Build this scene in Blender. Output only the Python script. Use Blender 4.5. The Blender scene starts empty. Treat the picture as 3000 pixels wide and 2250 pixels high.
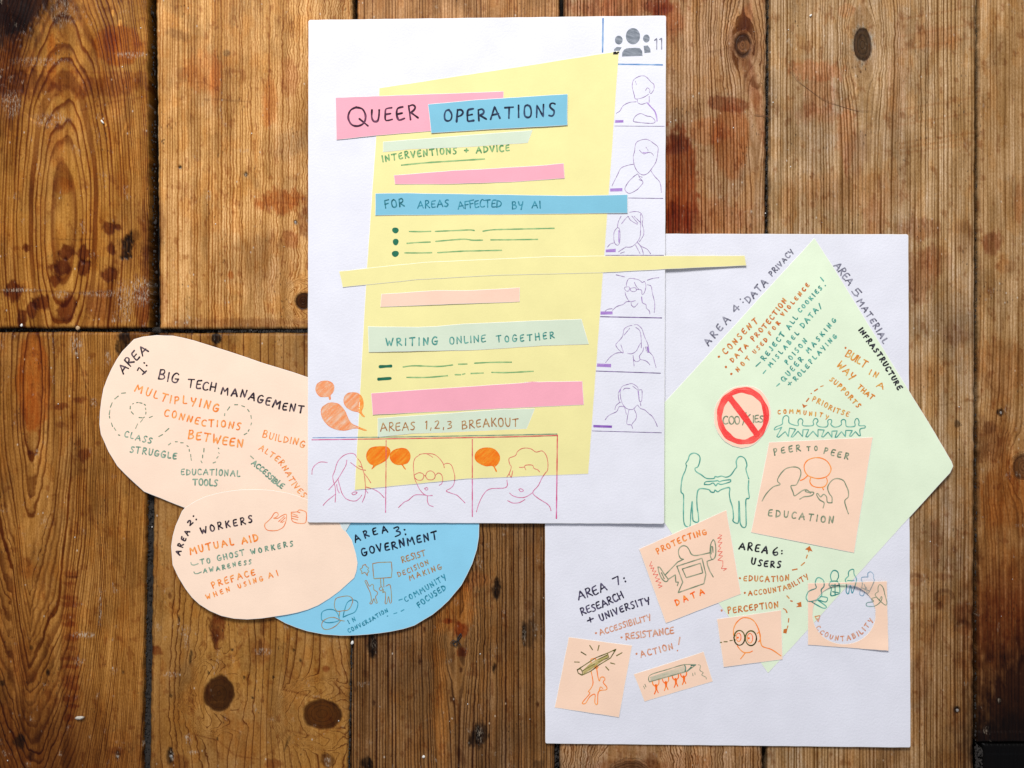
import bpy, bmesh, math, random
import numpy as np
from mathutils import Vector, geometry

sc = bpy.context.scene
S = 0.0002844            # metres of floor per photograph pixel (an A3 sheet is 297 mm)
CAM_H = 0.76

# ---------------------------------------------------------------- camera
cam_d = bpy.data.cameras.new("camera"); cam = bpy.data.objects.new("camera", cam_d)
sc.collection.objects.link(cam); sc.camera = cam
cam.location = (0, 0, CAM_H); cam.rotation_euler = (0, 0, 0)
cam_d.sensor_width = 36.0; cam_d.lens = 36.0 * CAM_H / (3000 * S)
cam_d.clip_start = 0.01; cam_d.clip_end = 20

# ---------------------------------------------------------------- light: a window up the room, dim room light
w = bpy.data.worlds.new("World"); sc.world = w; w.use_nodes = True
bg = w.node_tree.nodes["Background"]
bg.inputs[0].default_value = (0.86, 0.89, 1.0, 1); bg.inputs[1].default_value = 0.42
def area(name, loc, aim, sx, sy, power, col):
    l = bpy.data.lights.new(name, 'AREA'); l.shape = 'RECTANGLE'; l.size = sx; l.size_y = sy
    l.energy = power; l.color = col
    o = bpy.data.objects.new(name, l); sc.collection.objects.link(o); o.location = loc
    o.rotation_euler = (Vector(aim) - Vector(loc)).to_track_quat('-Z', 'Y').to_euler()
area("window_light", (-0.35, 1.65, 1.55), (0.0, 0.0, 0), 1.0, 0.6, 66, (1.0, 0.985, 0.96))
sc.view_settings.view_transform = 'Standard'; sc.view_settings.look = 'None'
sc.view_settings.exposure = 0.0; sc.view_settings.gamma = 1.0
sc.render.engine = 'CYCLES'

# ---------------------------------------------------------------- helpers
C = sc.collection
def lin(r, g, b):
    f = lambda c: (c / 255 / 12.92) if c / 255 <= 0.04045 else ((c / 255 + 0.055) / 1.055) ** 2.4
    return (f(r), f(g), f(b))
def PX(x, y, z=0.0):
    """photograph pixel -> metres on the level z"""
    k = S * (1 - z / CAM_H)
    return ((x - 1500) * k, (1125 - y) * k, z)

rs = np.random.RandomState(7)
LAT = rs.rand(12, 256, 256)
def vnoise(x, y, seed=0):
    L = LAT[seed % 12]; ox, oy = (seed * 37) % 251, (seed * 91) % 241
    x = x + ox; y = y + oy
    xi = np.floor(x).astype(int); yi = np.floor(y).astype(int)
    fx = x - xi; fy = y - yi
    fx = fx * fx * (3 - 2 * fx); fy = fy * fy * (3 - 2 * fy)
    a = L[xi % 256, yi % 256]; b = L[(xi + 1) % 256, yi % 256]
    c = L[xi % 256, (yi + 1) % 256]; d = L[(xi + 1) % 256, (yi + 1) % 256]
    return (a * (1 - fx) + b * fx) * (1 - fy) + (c * (1 - fx) + d * fx) * fy
def fbm(x, y, seed=0, o=4):
    s = 0; a = 0.5; t = 0
    for i in range(o):
        s = s + a * vnoise(x * 2 ** i, y * 2 ** i, seed + i * 3); t += a; a *= 0.55
    return s / t
def sstep(a, b, x):
    t = np.clip((x - a) / (b - a), 0, 1); return t * t * (3 - 2 * t)

class NT:
    """small node-graph writer"""
    def __init__(s, name):
        s.m = bpy.data.materials.new(name); s.m.use_nodes = True; s.t = s.m.node_tree
        s.b = s.t.nodes["Principled BSDF"]
    def n(s, typ, ins=None, **kw):
        nd = s.t.nodes.new(typ)
        for k, v in kw.items(): setattr(nd, k, v)
        for k, v in (ins or {}).items():
            if hasattr(v, 'is_output') or isinstance(v, bpy.types.NodeSocket): s.t.links.new(v, nd.inputs[k])
            else: nd.inputs[k].default_value = v
        return nd
    def math(s, op, a, b=0.0, c=None):
        d = {0: a, 1: b}
        if c is not None: d[2] = c
        return s.n('ShaderNodeMath', d, operation=op).outputs[0]
    def noise(s, vec, scale=1.0, detail=2.0, rough=0.5, dist=0.0):
        return s.n('ShaderNodeTexNoise', {'Vector': vec, 'Scale': scale, 'Detail': detail, 'Roughness': rough, 'Distortion': dist}).outputs[0]
    def mul(s, vec, v, add=(0, 0, 0)):
        return s.n('ShaderNodeVectorMath', {0: vec, 1: v, 2: add}, operation='MULTIPLY_ADD').outputs[0]
    def comb(s, x, y, z=0.0):
        return s.n('ShaderNodeCombineXYZ', {0: x, 1: y, 2: z}).outputs[0]
    def mix(s, fac, a, b, mode='MIX'):
        nd = s.t.nodes.new('ShaderNodeMix'); nd.data_type = 'RGBA'; nd.blend_type = mode
        for k, v in ((0, fac), (6, a), (7, b)):
            if isinstance(v, bpy.types.NodeSocket): s.t.links.new(v, nd.inputs[k])
            else: nd.inputs[k].default_value = (*v, 1) if isinstance(v, tuple) and len(v) == 3 else v
        return nd.outputs[2]
    def ramp(s, fac, stops):
        nd = s.n('ShaderNodeValToRGB', {0: fac}); e = nd.color_ramp.elements
        while len(e) > 1: e.remove(e[-1])
        e[0].position, e[0].color = stops[0][0], (*[stops[0][1]] * 3, 1)
        for p, v in stops[1:]:
            q = e.new(p); q.color = (v, v, v, 1)
        return nd.outputs[0]
    def maprange(s, v, a, b, c, d):
        return s.n('ShaderNodeMapRange', {0: v, 1: a, 2: b, 3: c, 4: d}).outputs[0]
    def bump(s, h, strength, dist, prev=None):
        d = {'Height': h, 'Strength': strength, 'Distance': dist}
        if prev is not None: d['Normal'] = prev
        return s.n('ShaderNodeBump', d).outputs[0]
    def set(s, k, v):
        if isinstance(v, bpy.types.NodeSocket): s.t.links.new(v, s.b.inputs[k])
        else: s.b.inputs[k].default_value = v

def tag(o, label=None, cat=None, group=None, kind=None):
    if label: o['label'] = label
    if cat: o['category'] = cat
    if group: o['group'] = group
    if kind: o['kind'] = kind
    return o

# ================================================================= FLOOR
def wood_mat(early, late, spacing, contrast, amp=0.6, grey=None, greyamt=0.35, gloss=0.42, relief=0.5, seed=0.0, fine=0.55, thin=False):
    t = NT("floorboard_wood")
    P = t.n('ShaderNodeNewGeometry').outputs['Position']
    gu = t.n('ShaderNodeAttribute', attribute_name='gu').outputs['Fac']
    aux = t.n('ShaderNodeAttribute', attribute_name='aux').outputs['Color']
    tint = t.n('ShaderNodeAttribute', attribute_name='tint').outputs['Color']
    sp = t.n('ShaderNodeSeparateColor', {0: aux}); knot, scuff, rc = sp.outputs
    pos = t.n('ShaderNodeSeparateXYZ', {0: P}); X, Y = pos.outputs[0], pos.outputs[1]
    # wavering growth rings along the board
    wob = t.noise(t.mul(P, (22, 2.6, 0), (seed, seed, 0)), 1, 3)
    wob2 = t.noise(t.mul(P, (90, 14, 0), (seed, 0, 0)), 1, 2)
    u = t.math('MULTIPLY', gu, 1.0 / spacing)
    u = t.math('ADD', u, t.math('MULTIPLY', wob, 3.0 * amp))
    u = t.math('ADD', u, t.math('MULTIPLY', wob2, 0.8 * amp))
    nn = t.noise(t.comb(t.math('MULTIPLY', u, 0.45), seed, 0.0), 1, 2)
    u2 = t.math('ADD', u, t.math('MULTIPLY', nn, 2.4))
    fr = t.math('FRACT', u2)
    ring = t.ramp(fr, [(0, 0.3), (0.04, 0.0), (0.74, 0.08), (0.90, 0.6), (0.95, 1.0), (1.0, 0.3)] if thin else [(0, 0.45), (0.08, 0.0), (0.45, 0.06), (0.64, 0.5), (0.78, 1.0), (0.94, 1.0), (1.0, 0.45)])
    rn = t.noise(t.comb(t.math('MULTIPLY', u2, 0.8), t.math('MULTIPLY', Y, 5.0), seed), 1, 2)
    rk = t.math('MULTIPLY', t.maprange(rn, 0.34, 0.66, 0.38, 1.3), t.math('MULTIPLY', rc, contrast))
    ringv = t.math('MULTIPLY', ring, rk)
    # fibres, pores, dirt
    fib = t.noise(t.mul(P, (1500, 45, 0), (0, seed, 0)), 1, 4, 0.65)
    fib2 = t.noise(t.mul(P, (420, 11, 0), (seed, 0, 0)), 1, 3, 0.6)
    grit = t.noise(t.mul(P, (900, 500, 0)), 1, 3, 0.7)
    blot = t.noise(t.mul(P, (15, 7, 0), (seed * 2, 0, 0)), 1, 5, 0.62, 0.4)
    blot2 = t.noise(t.mul(P, (45, 24, 0), (0, seed * 3, 0)), 1, 5, 0.65, 0.6)
    g = grey or tuple(c * 0.8 for c in early)
    base = t.mix(t.math('MULTIPLY', t.maprange(blot, 0.42, 0.66, 0, 1), greyamt), early, g)
    col = t.mix(ringv, base, late)
    k = t.math('MULTIPLY', t.maprange(fib, 0.25, 0.75, 1 - 0.42 * fine, 1 + 0.42 * fine), t.maprange(fib2, 0.25, 0.75, 1 - 0.30 * fine, 1 + 0.30 * fine))
    mid = t.noise(t.mul(P, (150, 5, 0), (seed, seed, 0)), 1, 4, 0.6)
    k = t.math('MULTIPLY', k, t.maprange(mid, 0.3, 0.7, 1 - .55 * fine, 1 + .46 * fine))
    k = t.math('MULTIPLY', k, t.maprange(blot2, 0.3, 0.7, 0.82, 1.16))
    k = t.math('MULTIPLY', k, t.maprange(grit, 0.3, 0.7, 0.78, 1.2))
    k = t.math('MINIMUM', k, 1.55); kr = t.math('POWER', k, 1.05); kb = t.math('POWER', k, 2.1)
    col = t.mix(1.0, col, t.comb(kr, t.math('POWER', k, 1.38), kb), 'MULTIPLY')
    # small dark pits along the grain
    pit = t.n('ShaderNodeTexVoronoi', {'Vector': t.n('ShaderNodeVectorMath', {0: t.mul(P, (260, 110, 0), (seed, seed, 0)), 1: t.n('ShaderNodeTexNoise', {'Vector': P, 'Scale': 90.0}).outputs['Color']}, operation='ADD').outputs[0], 'Scale': 1.0}, voronoi_dimensions='2D')
    pv = t.math('MULTIPLY', t.maprange(pit.outputs['Distance'], 0.04, 0.16, 1.0, 0.0), t.maprange(t.noise(t.mul(P, (60, 30, 0), (3, seed, 0)), 1, 3), 0.52, 0.68, 0, 1))
    col = t.mix(t.math('MULTIPLY', pv, 0.75), col, (0.03, 0.015, 0.008))
    # pale nicks
    nick = t.n('ShaderNodeTexVoronoi', {'Vector': t.mul(P, (62, 40, 0), (seed * 5, 1, 0)), 'Scale': 1.0}, voronoi_dimensions='2D')
    nv = t.math('MULTIPLY', t.maprange(nick.outputs['Distance'], 0.0, 0.05, 1.0, 0.0), t.math('GREATER_THAN', t.noise(t.mul(P, (20, 20, 0)), 1, 2), 0.56))
    col = t.mix(t.math('MULTIPLY', nv, 0.8), col, (0.62, 0.53, 0.42))
    kc = t.mix(t.math('MULTIPLY', ring, 0.6), (0.048, 0.015, 0.002), (0.011, 0.003, 0.001))
    kc = t.mix(1.0, kc, t.comb(k, k, k), 'MULTIPLY')
    col = t.mix(knot, col, kc)
    col = t.mix(1.0, col, tint, 'MULTIPLY')
    sc_n = t.math('MULTIPLY', scuff, t.maprange(t.noise(t.mul(P, (900, 260, 0)), 1, 4, 0.75), 0.50, 0.60, 0, 1))
    col = t.mix(sc_n, col, (0.46, 0.37, 0.27))
    t.set('Base Color', col)
    t.set('Roughness', t.maprange(blot2, 0.3, 0.7, gloss - 0.08, gloss + 0.16))
    t.set('Specular IOR Level', 0.10)
    h = t.math('ADD', t.math('MULTIPLY', ringv, -0.9), t.math('MULTIPLY', fib, 0.8))
    h = t.math('ADD', h, t.math('MULTIPLY', pv, -1.2))
    t.set('Normal', t.bump(h, relief, 0.00035, t.bump(blot2, 0.35, 0.0015)))
    return t.m

STAIN_OR_SHADE = []     # x, y, rx, ry, (r,g,b) multiplier, strength, rotation, softness, roughness
def stain_or_shade(x, y, rx, ry, col, st=0.8, rot=0, soft=0.35, rough=0.5): STAIN_OR_SHADE.append((x, y, rx, ry, col, st, rot, soft, rough))
LINES = []     # polyline, half width, multiplier, strength
def mark(pts, hw, col, st=0.8): LINES.append((pts, hw, col, st))
SCUFF = []
def scuff(x, y, rx, ry, st=0.7): SCUFF.append((x, y, rx, ry, st))
BRN = (0.42, 0.26, 0.2); DRK = (0.2, 0.13, 0.1); RED = (0.72, 0.42, 0.3); ORG = (0.95, 0.68, 0.42); BLK = (0.035, 0.025, 0.022); PALE = (1.25, 1.35, 1.5); GRY = (0.78, 0.82, 0.95)
# upper left board
stain_or_shade(0, 0, 210, 110, (0.09, 0.05, 0.035), 1.25, -0.35, 1.0, 0.6); stain_or_shade(190,30,60,70,(.62,.55,.5),.6,0,.8,.9)  # dark corner: stained wood, with vignette shade painted into the tint
stain_or_shade(0, 130, 90, 260, (0.3, 0.18, 0.12), 0.95, 0, 1.1, 0.6)  # same corner shade continued down the left edge
stain_or_shade(60, 245, 100, 42, (0.5, 0.34, 0.24), 0.8, 0, .35, 0.8); stain_or_shade(330, 248, 110, 34, (0.62, 0.42, 0.26), 0.75, -0.1, .35, 0.8); stain_or_shade(215, 240, 60, 40, (0.75, 0.55, 0.35), 0.6, 0, .35, 0.8)
stain_or_shade(345, 130, 72, 62, (0.80, 0.50, 0.2), 0.95, 0.15, .2, 0.3); stain_or_shade(325, 120, 24, 30, (0.75, 0.48, 0.25), 0.6); stain_or_shade(140, 90, 30, 70, (1.1, 1.1, 1.1), 0.5)
stain_or_shade(150, 185, 16, 90, (0.8, 0.55, 0.32), 0.75, 0, .3, .4); stain_or_shade(160, 400, 26, 80, (0.82, 0.6, 0.38), 0.6, 0, .5, .4); stain_or_shade(178, 545, 30, 24, (0.75, 0.5, 0.3), 0.65)
stain_or_shade(270, 140, 60, 120, (1.05, 0.95, 0.7), .4)
stain_or_shade(340, 395, 45, 85, (1.12, 1.12, 1.2), 0.5, 0, .15, .2); stain_or_shade(355, 540, 22, 40, (0.72, 0.5, 0.3), 0.5)
for x, y, rx, ry in ((193,738,24,22),(178,785,34,26),(247,742,19,26),(244,785,22,26),(322,668,19,20),(326,728,15,19),(322,806,24,20),(162,820,20,20),(75,727,8,12),(40,850,26,30),(118,885,28,22),(200,905,26,38),(92,905,14,28),(65,940,14,30),(345,665,10,12)):
    stain_or_shade(x, y, rx, ry, (0.34, 0.18, 0.12), 1.0, 0, .3, 0.9)
stain_or_shade(374, 718, 20, 34, BLK, 0.85, 0.2, .3, 1.1); stain_or_shade(370, 745, 40, 60, (0.65, 0.55, 0.5), 0.6, .2, .6, 1); stain_or_shade(392, 690, 20, 20, DRK, .4, 0.6)
stain_or_shade(300, 890, 60, 60, (0.55, 0.36, 0.3), 0.7, 0, .5, .9); stain_or_shade(415, 900, 22, 70, (0.55, 0.32, 0.26), 0.75, 0, .3, .5); stain_or_shade(425, 690, 16, 90, (0.5, 0.4, 0.38), 0.7, 0, .5, .6); stain_or_shade(425, 780, 14, 60, BRN, .6)
scuff(410, 850, 30, 45); scuff(365, 880, 26, 60, .55); scuff(300, 860, 70, 10, .5); scuff(60, 850, 60, 5, .8); scuff(180, 862, 18, 12, .8); scuff(120, 180, 80, 14, .35); scuff(150, 350, 60, 22, .45); scuff(385, 160, 40, 10, .6); scuff(35, 300, 30, 40, .45); scuff(185, 30, 40, 50, .3)
mark([(0,856),(120,853),(250,858),(320,855)], 2.5, (0.45,.35,.3), .7); mark([(155,700),(220,702),(270,700)], 1.5, DRK, .6)
mark([(0,206),(200,209),(430,214)], 3, (0.75,.5,.35), .6); mark([(230,325),(330,298),(430,282)], 2.5, (.6,.4,.3), .6)
mark([(352,450),(353,400),(372,360)], 1.8, (2.2,2.4,2.6), .7); mark([(300,355),(308,365)], 3, (3,3.4,4), .8); mark([(330,45),(330,30)], 2.2, (3,3.4,4), .8); mark([(352,60),(350,72)], 3, (3,3.4,4), .8)
mark([(70,330),(95,352),(120,365),(150,368)], 2, (1.8,1.9,2.2), .6)
stain_or_shade(2790,2050,150,420,(.66,.55,.42),.9,0,1.3,.3); stain_or_shade(2950,1650,120,420,(.70,.52,.32),.9,0,.9,.5); stain_or_shade(2700,1500,80,200,(.85,.78,.7),.6,0,1,.5)
# upper second board
stain_or_shade(600, 215, 60, 55, (1.0, .72, .5), .6, 0, .5, .9); stain_or_shade(790, 300, 22, 70, (.92,.62,.4), .6, 0, .4, .5); stain_or_shade(850, 225, 25, 60, (.7,.5,.42), .6, 0, .5, .8)
stain_or_shade(830, 590, 80, 32, (.66, .36, .18), .8, .05, .5, 1.3); stain_or_shade(850, 425, 60, 36, (.75,.78,.9), .6, -.3, .7, .6); stain_or_shade(800, 560, 25, 60, PALE, .35, 0, .5, .3)
stain_or_shade(780, 760, 90, 90, (.72,.68,.7), .5, 0, .7, .7); stain_or_shade(665, 155, 13, 10, (.45,.48,.55), .7); stain_or_shade(520, 100, 34, 16, (.55,.5,.5), .6, .35, .5, 1); stain_or_shade(535, 215, 18, 20, (.6,.5,.45), .6); stain_or_shade(900,650,26,50,(.5,.42,.42),.7,0,.5,.6)
stain_or_shade(676, 805, 9, 13, (.9,.55,.28), .8); stain_or_shade(850, 700, 26, 22, (.68,.42,.3), .7, 0, .4, .8); stain_or_shade(470, 655, 14, 60, (.6,.5,.45), .7, 0, .5, .7); stain_or_shade(474, 880, 14, 70, (.65,.5,.42), .6); stain_or_shade(700, 945, 200, 12, (.55,.42,.36), .6, 0, .5, .8)
stain_or_shade(560, 500, 40, 50, (1.12,1.15,1.2), .5, 0, .25, .3); stain_or_shade(630, 235, 14, 90, (.95,.62,.35), .5)
mark([(510,243),(565,236),(600,243),(640,265)], 2, (.6,.45,.35), .7); mark([(600,290),(650,292),(735,298)], 2.2, (.5,.42,.4), .75); mark([(775,155),(790,130),(810,100)], 2, (.7,.6,.5), .6); mark([(780,175),(800,190),(830,240)], 1.6, (.75,.6,.5), .5)
mark([(562,560),(560,700),(556,800)], 1.8, (.35,.22,.15), .6); mark([(605,600),(600,700),(612,810)], 1.2, (.55,.4,.3), .5)
mark([(780,600),(820,592),(870,600)], 3, (.6,.3,.15), .5); mark([(775,570),(785,620),(795,625)], 2.5, (.45,.3,.2), .7)
for x, y in ((720,510),(865,650),(527,489)): stain_or_shade(x, y, 6, 7, BLK, .8, 0, .3, .6); scuff(x+1, y+3, 5, 5, .8)
scuff(545, 945, 8, 8, .8); scuff(553, 930, 7, 8, .9); scuff(512, 945, 7, 8, .8); scuff(332, 937, 7, 8, .9)
# lower left board
stain_or_shade(98, 1120, 50, 150, (.88, .56, .3), .85, -.03, .18, .3); stain_or_shade(95,1200,22,70,(.9,.6,.35),.4); stain_or_shade(362, 1010, 22, 45, BLK, .8, .1, .35, .8); stain_or_shade(375,985,34,14,DRK,.6); stain_or_shade(450, 972, 60, 12, DRK, .8, .1, .5, .9)
for x, y, rx, ry, s in ((180,1190,20,10,.8),(228,1172,16,12,.8),(175,1245,16,8,.6),(245,1335,20,18,.8),(85,1327,10,6,.8),(60,1220,20,40,.4)): stain_or_shade(x, y, rx, ry, (.5,.3,.22), s, 0, .35, 1)
rr = random.Random(3)
for i in range(16):
    y = 1685 + i * 30 + rr.uniform(-6, 6); stain_or_shade(203 + rr.uniform(-6, 6), y, rr.uniform(18, 27), rr.uniform(5, 12), (.62, .38, .25), rr.uniform(.5, .9), 0, .4, 1.2)
stain_or_shade(210,1691,20,4,(.4,.24,.16),.8); stain_or_shade(205, 1900, 26, 240, (.85,.65,.5), .7, 0, .4, .3)
stain_or_shade(55, 2175, 16, 22, BLK, .75, -.3, .35, .9); stain_or_shade(90, 2215, 10, 14, DRK, .7); stain_or_shade(139, 1972, 5, 10, BLK, .8); stain_or_shade(5,2003,8,8,BLK,.7); stain_or_shade(340,2200,26,12,(.6,.4,.3),.6); stain_or_shade(343,2213,7,15,BLK,.6); scuff(343,2218,6,14,.8); scuff(80,2240,8,8,.8); stain_or_shade(90,1898,5,7,BLK,.6); stain_or_shade(360,1970,4,6,BLK,.7)
crack = [(205,985),(225,1035),(240,1090),(262,1165),(272,1240),(277,1320),(280,1420),(284,1510),(292,1580),(297,1680),(293,1780),(288,1840)]
mark(crack, 2.2, (.3,.2,.15), .75); mark([(p[0]+4, p[1]) for p in crack], 1.6, (1.9,2.0,2.2), .55); scuff(222,1010,20,30,.7); scuff(245,1860,34,9,.85); scuff(292,1780,4,60,.7); scuff(275,1180,8,14,.8); scuff(315,1050,8,22,.6)
mark([(262,1176),(275,1172),(284,1182),(275,1192),(262,1186)], 2, (.35,.25,.2), .7)
mark([(0,1560),(20,1610),(30,1690),(45,1760)], 4, (.7,.5,.38), .5); stain_or_shade(75,1665,28,30,(.82,.62,.45),.6,0,.5,.7); stain_or_shade(60,1930,30,60,(.75,.55,.4),.5,0,.6,.7)
stain_or_shade(60, 2260, 420, 230, (.5,.4,.3), 1.0, 0, 1.2, .3); stain_or_shade(0,2250,200,500,(.6,.5,.4),.8,0,1.2,.3); stain_or_shade(0,1500,60,700,(.8,.75,.7),.5,0,.9,.2)  # vignette shade painted into the wood: bottom-left corner and left edge
# lower second board
stain_or_shade(632, 992, 15, 16, BLK, .9, 0, .25, .5); stain_or_shade(629, 1016, 9, 12, (.2,.15,.12), .7, 0, .4, .6); stain_or_shade(555,975,12,8,DRK,.6)
stain_or_shade(637, 1838, 22, 46, (.36, .18, .12), .85, .1, .3, .6); stain_or_shade(634, 1880, 8, 30, (.5,.28,.2), .7); stain_or_shade(457, 1908, 20, 13, (.5,.26,.16), .8, .15, .35, 1); stain_or_shade(770,1835,8,30,(.5,.35,.25),.7,0,.4,.9); stain_or_shade(757,1905,30,40,(.72,.5,.38),.6,0,.5,1.2); stain_or_shade(762,1900,6,28,(.3,.2,.15),.7)
stain_or_shade(955, 1960, 10, 9, (.55,.3,.2), .8); stain_or_shade(700, 2170, 90, 60, (.95,.82,.62), .6); stain_or_shade(840,2110,60,60,(.85,.85,.88),.5); stain_or_shade(520, 2235, 30, 26, (.6,.42,.3), .6)
stain_or_shade(958, 2228, 20, 22, DRK, .7, 0, .3, .8); scuff(960,2232,10,18,.7); stain_or_shade(497,2218,10,26,BLK,.8); scuff(503,2215,7,16,.8); stain_or_shade(800,2238,26,16,(.5,.3,.2),.7); stain_or_shade(558,1925,4,22,BLK,.7,.1); stain_or_shade(523,1812,4,12,BLK,.6); stain_or_shade(497,1745,5,12,(.3,.15,.1),.7); stain_or_shade(840,2180,4,24,BLK,.5,.4)
for x, y in ((715,1985),(740,2045),(860,1905),(680,1905),(610,1972),(636,2165),(880,1935),(800,1985),(500,2040)): stain_or_shade(x, y, 3.5, 5, BLK, .75)
scuff(500,1977,26,8,.7); scuff(545,1870,10,30,.5); scuff(552,2165,12,16,.7); scuff(565,2205,16,6,.8); scuff(540,1850,20,20,.4); scuff(770,1910,30,10,.6); mark([(615,2060),(652,2056)],.8,(3,3.4,4),.6)
mark([(829,1560),(842,1850),(838,1960),(828,2020),(850,2026),(900,2040),(940,2048),(985,2070)], 2.4, (.42,.26,.17), .8)
mark([(720,1830),(715,1880),(690,1915),(640,1935)], 2, (.5,.32,.22), .7); mark([(675,1830),(660,1870),(630,1920)], 2, (.5,.32,.22), .6)
mark([(560,2150),(640,2170),(690,2215),(760,2225),(800,2200),(840,2140),(930,2160),(990,2120)], 2, (.55,.36,.25), .7)
stain_or_shade(943,2093,50,38,(1.6,1.5,1.1),.8,0,.4,.6); stain_or_shade(2181,134,19,18,(3.4,3.9,4.6),.9,0,.2,.3); stain_or_shade(2160,118,10,8,(.5,.5,.5),.7); stain_or_shade(2528,130,28,48,(1.0,1.6,2.8),.8,0,.5,.9); stain_or_shade(3003,1368,30,34,(2.2,2.6,3.4),.8,0,.4,.8)
# lower third board
for x, y, rx, ry in ((1093,1885,14,40),(1456,1730,12,34),(1535,1850,8,34),(1447,1962,5,20),(1552,1855,20,36),(1075,2240,16,22),(1580,2240,20,14)): stain_or_shade(x, y, rx, ry, BLK, .85 if rx < 20 else .45, 0, .4, .9)
stain_or_shade(1403, 2160, 24, 38, BLK, .85, .15, .4, 1); scuff(1405,2150,10,26,.55); scuff(1535,1858,5,26,.8); scuff(1095,1880,8,22,.3)
stain_or_shade(1330, 1790, 60, 70, (1.45, 1.15, .7), .8, 0, .6, .7); stain_or_shade(1350,1845,24,22,(.6,.28,.15),.85,0,.35,.8); stain_or_shade(1355,1910,18,14,(.65,.3,.16),.8,0,.35,.8); stain_or_shade(1310,1820,14,8,(.7,.3,.15),.8); stain_or_shade(1370, 1700, 70, 26, (1.2,.85,.6), .5); stain_or_shade(1290, 2060, 22, 190, (1.35,1.1,.7), .7, -.03, .5, .4)
mark([(1320,1748),(1370,1762),(1440,1785)], 2, (1.6,1.5,1.4), .5); mark([(1450,2250),(1420,2200),(1400,2150)], 2, (.4,.3,.25), .5); stain_or_shade(1350,2215,12,30,(.4,.25,.15),.5,-.4)
for x, y, in ((1416,1595),(1370,1702),(1230,1940),(1350,1962),(1322,2050),(1243,1845),(1040,2020),(1095,2060),(1575,2065)): stain_or_shade(x, y, 4, 9, (.25,.15,.1), .8)
# boards right of the tall sheet
stain_or_shade(1985, 540, 60, 170, (.62,.25,.1), .88, 0, .22, .5); stain_or_shade(1975,420,50,30,(.4,.16,.08),.6); stain_or_shade(1990, 660, 70, 60, (.5,.24,.14), .6, 0, .5, .8)
stain_or_shade(2135, 305, 60, 24, (.55,.3,.2), .8, .1, .25, .5); stain_or_shade(2140, 410, 55, 110, (.85,.52,.3), .75, 0, .25, .3); stain_or_shade(2080, 380, 60, 40, (1.0,.62,.38), .5); stain_or_shade(2060, 640, 130, 60, (.85,.5,.3), .5, 0, .5, .9)
stain_or_shade(1960, 60, 40, 60, (.85,.45,.28), .7, 0, .6, .7); stain_or_shade(1800, 20, 160, 30, (.72,.4,.28), .6, 0, .6, .7); stain_or_shade(1995,220,60,110,(1.1,1.12,1.15),.5,0,.6,.5); stain_or_shade(1930,15,40,30,(.55,.22,.12),.7)
stain_or_shade(2180, 130, 50, 70, (.5,.34,.26), .7, 0, .7, .5); stain_or_shade(2185, 60, 16, 60, (.7,.45,.32), .7, .2); stain_or_shade(2200,240,20,70,(.68,.5,.42),.6,-.2,.5,.6); stain_or_shade(2225,330,14,110,(.75,.55,.45),.6,-.15,.5,.6)
mark([(1960,86),(2000,85)], 2, (.5,.35,.25), .7); mark([(2070,155),(2140,138)], 2, (.35,.22,.15), .6); mark([(2160,278),(2200,262),(2220,260)], 1.6, (.5,.35,.3), .5)
scuff(2195,620,14,5,.7); mark([(1955,270),(1975,275),(1960,310)], 1.5, (.4,.3,.25), .5)
stain_or_shade(2528, 128, 60, 100, (.8,.75,.75), .5, 0, .7, .5); stain_or_shade(2390, 205, 80, 30, (.95,.55,.38), .75, .1, .3, .9); stain_or_shade(2400, 280, 50, 60, (.9,.58,.42), .7, 0, .4, .9); stain_or_shade(2395, 335, 80, 26, (.85,.52,.4), .5, 0, .5, 1.2)
stain_or_shade(2480, 400, 30, 100, (.88,.5,.28), .6, 0, .35, .8); stain_or_shade(2510, 450, 40, 70, (.6,.5,.55), .65, .25, .5, .8); stain_or_shade(2630, 230, 30, 180, (.82,.62,.5), .6, .08, .5, .9); stain_or_shade(2740, 110, 60, 40, (.85,.58,.45), .6, 0, .6, 1); stain_or_shade(2500, 560, 160, 60, (.82,.55,.36), .55, 0, .7, .9); stain_or_shade(2560,640,30,60,(.7,.42,.3),.6,0,.5,.8); stain_or_shade(2310,600,26,80,(.95,.7,.5),.5)
stain_or_shade(2420, 60, 60, 50, (1.15,1.2,1.3), .4, 0, .6, .7); stain_or_shade(2480,30,26,20,(.95,.62,.4),.6)
for i, y in enumerate((35, 85, 125, 300, 345, 400, 415, 430)): mark([(2640, y + 20), (2740, y + 4), (2850, y - 18 + i)], 3, (.8,.58,.42), .55)
mark([(2710,262),(2735,280),(2732,360)], 1.8, (.6,.45,.38), .6); mark([(2590,440),(2700,420),(2840,290)],1.6,(.85,.7,.6),.4)
stain_or_shade(2700, 670, 60, 34, (.62,.38,.28), .7, .1, .4, .9); stain_or_shade(2700, 800, 46, 90, (.58,.32,.2), .75, .25, .35, .9); stain_or_shade(2740,760,50,40,(.68,.45,.34),.6,0,.4,1); stain_or_shade(2735, 870, 60, 22, (1.15,1.15,1.1), .5, -.7, .5, .6); stain_or_shade(2800, 980, 40, 30, (.62,.4,.32), .5, 0, .5, 1); stain_or_shade(2700,1100,70,40,(.85,.62,.42),.5,0,.6,.9); stain_or_shade(2820,700,30,60,(.72,.6,.55),.5,0,.5,.9)
stain_or_shade(2815, 660, 20, 20, (.7,.6,.55), .5); mark([(2735,1190),(2850,1172)], 2, (.5,.4,.3), .6); mark([(2810,1270),(2830,1330)], 2, (.55,.4,.3), .5)
for x, y, s in ((2806,1242,1),(2932,1208,.9),(2805,2080,.9),(2932,2055,.5)): stain_or_shade(x, y, 10, 11, BLK, .85 * s, 0, .3, .5)
stain_or_shade(2803,2110,26,40,(.6,.45,.35),.5,0,.7,.8)
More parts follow.
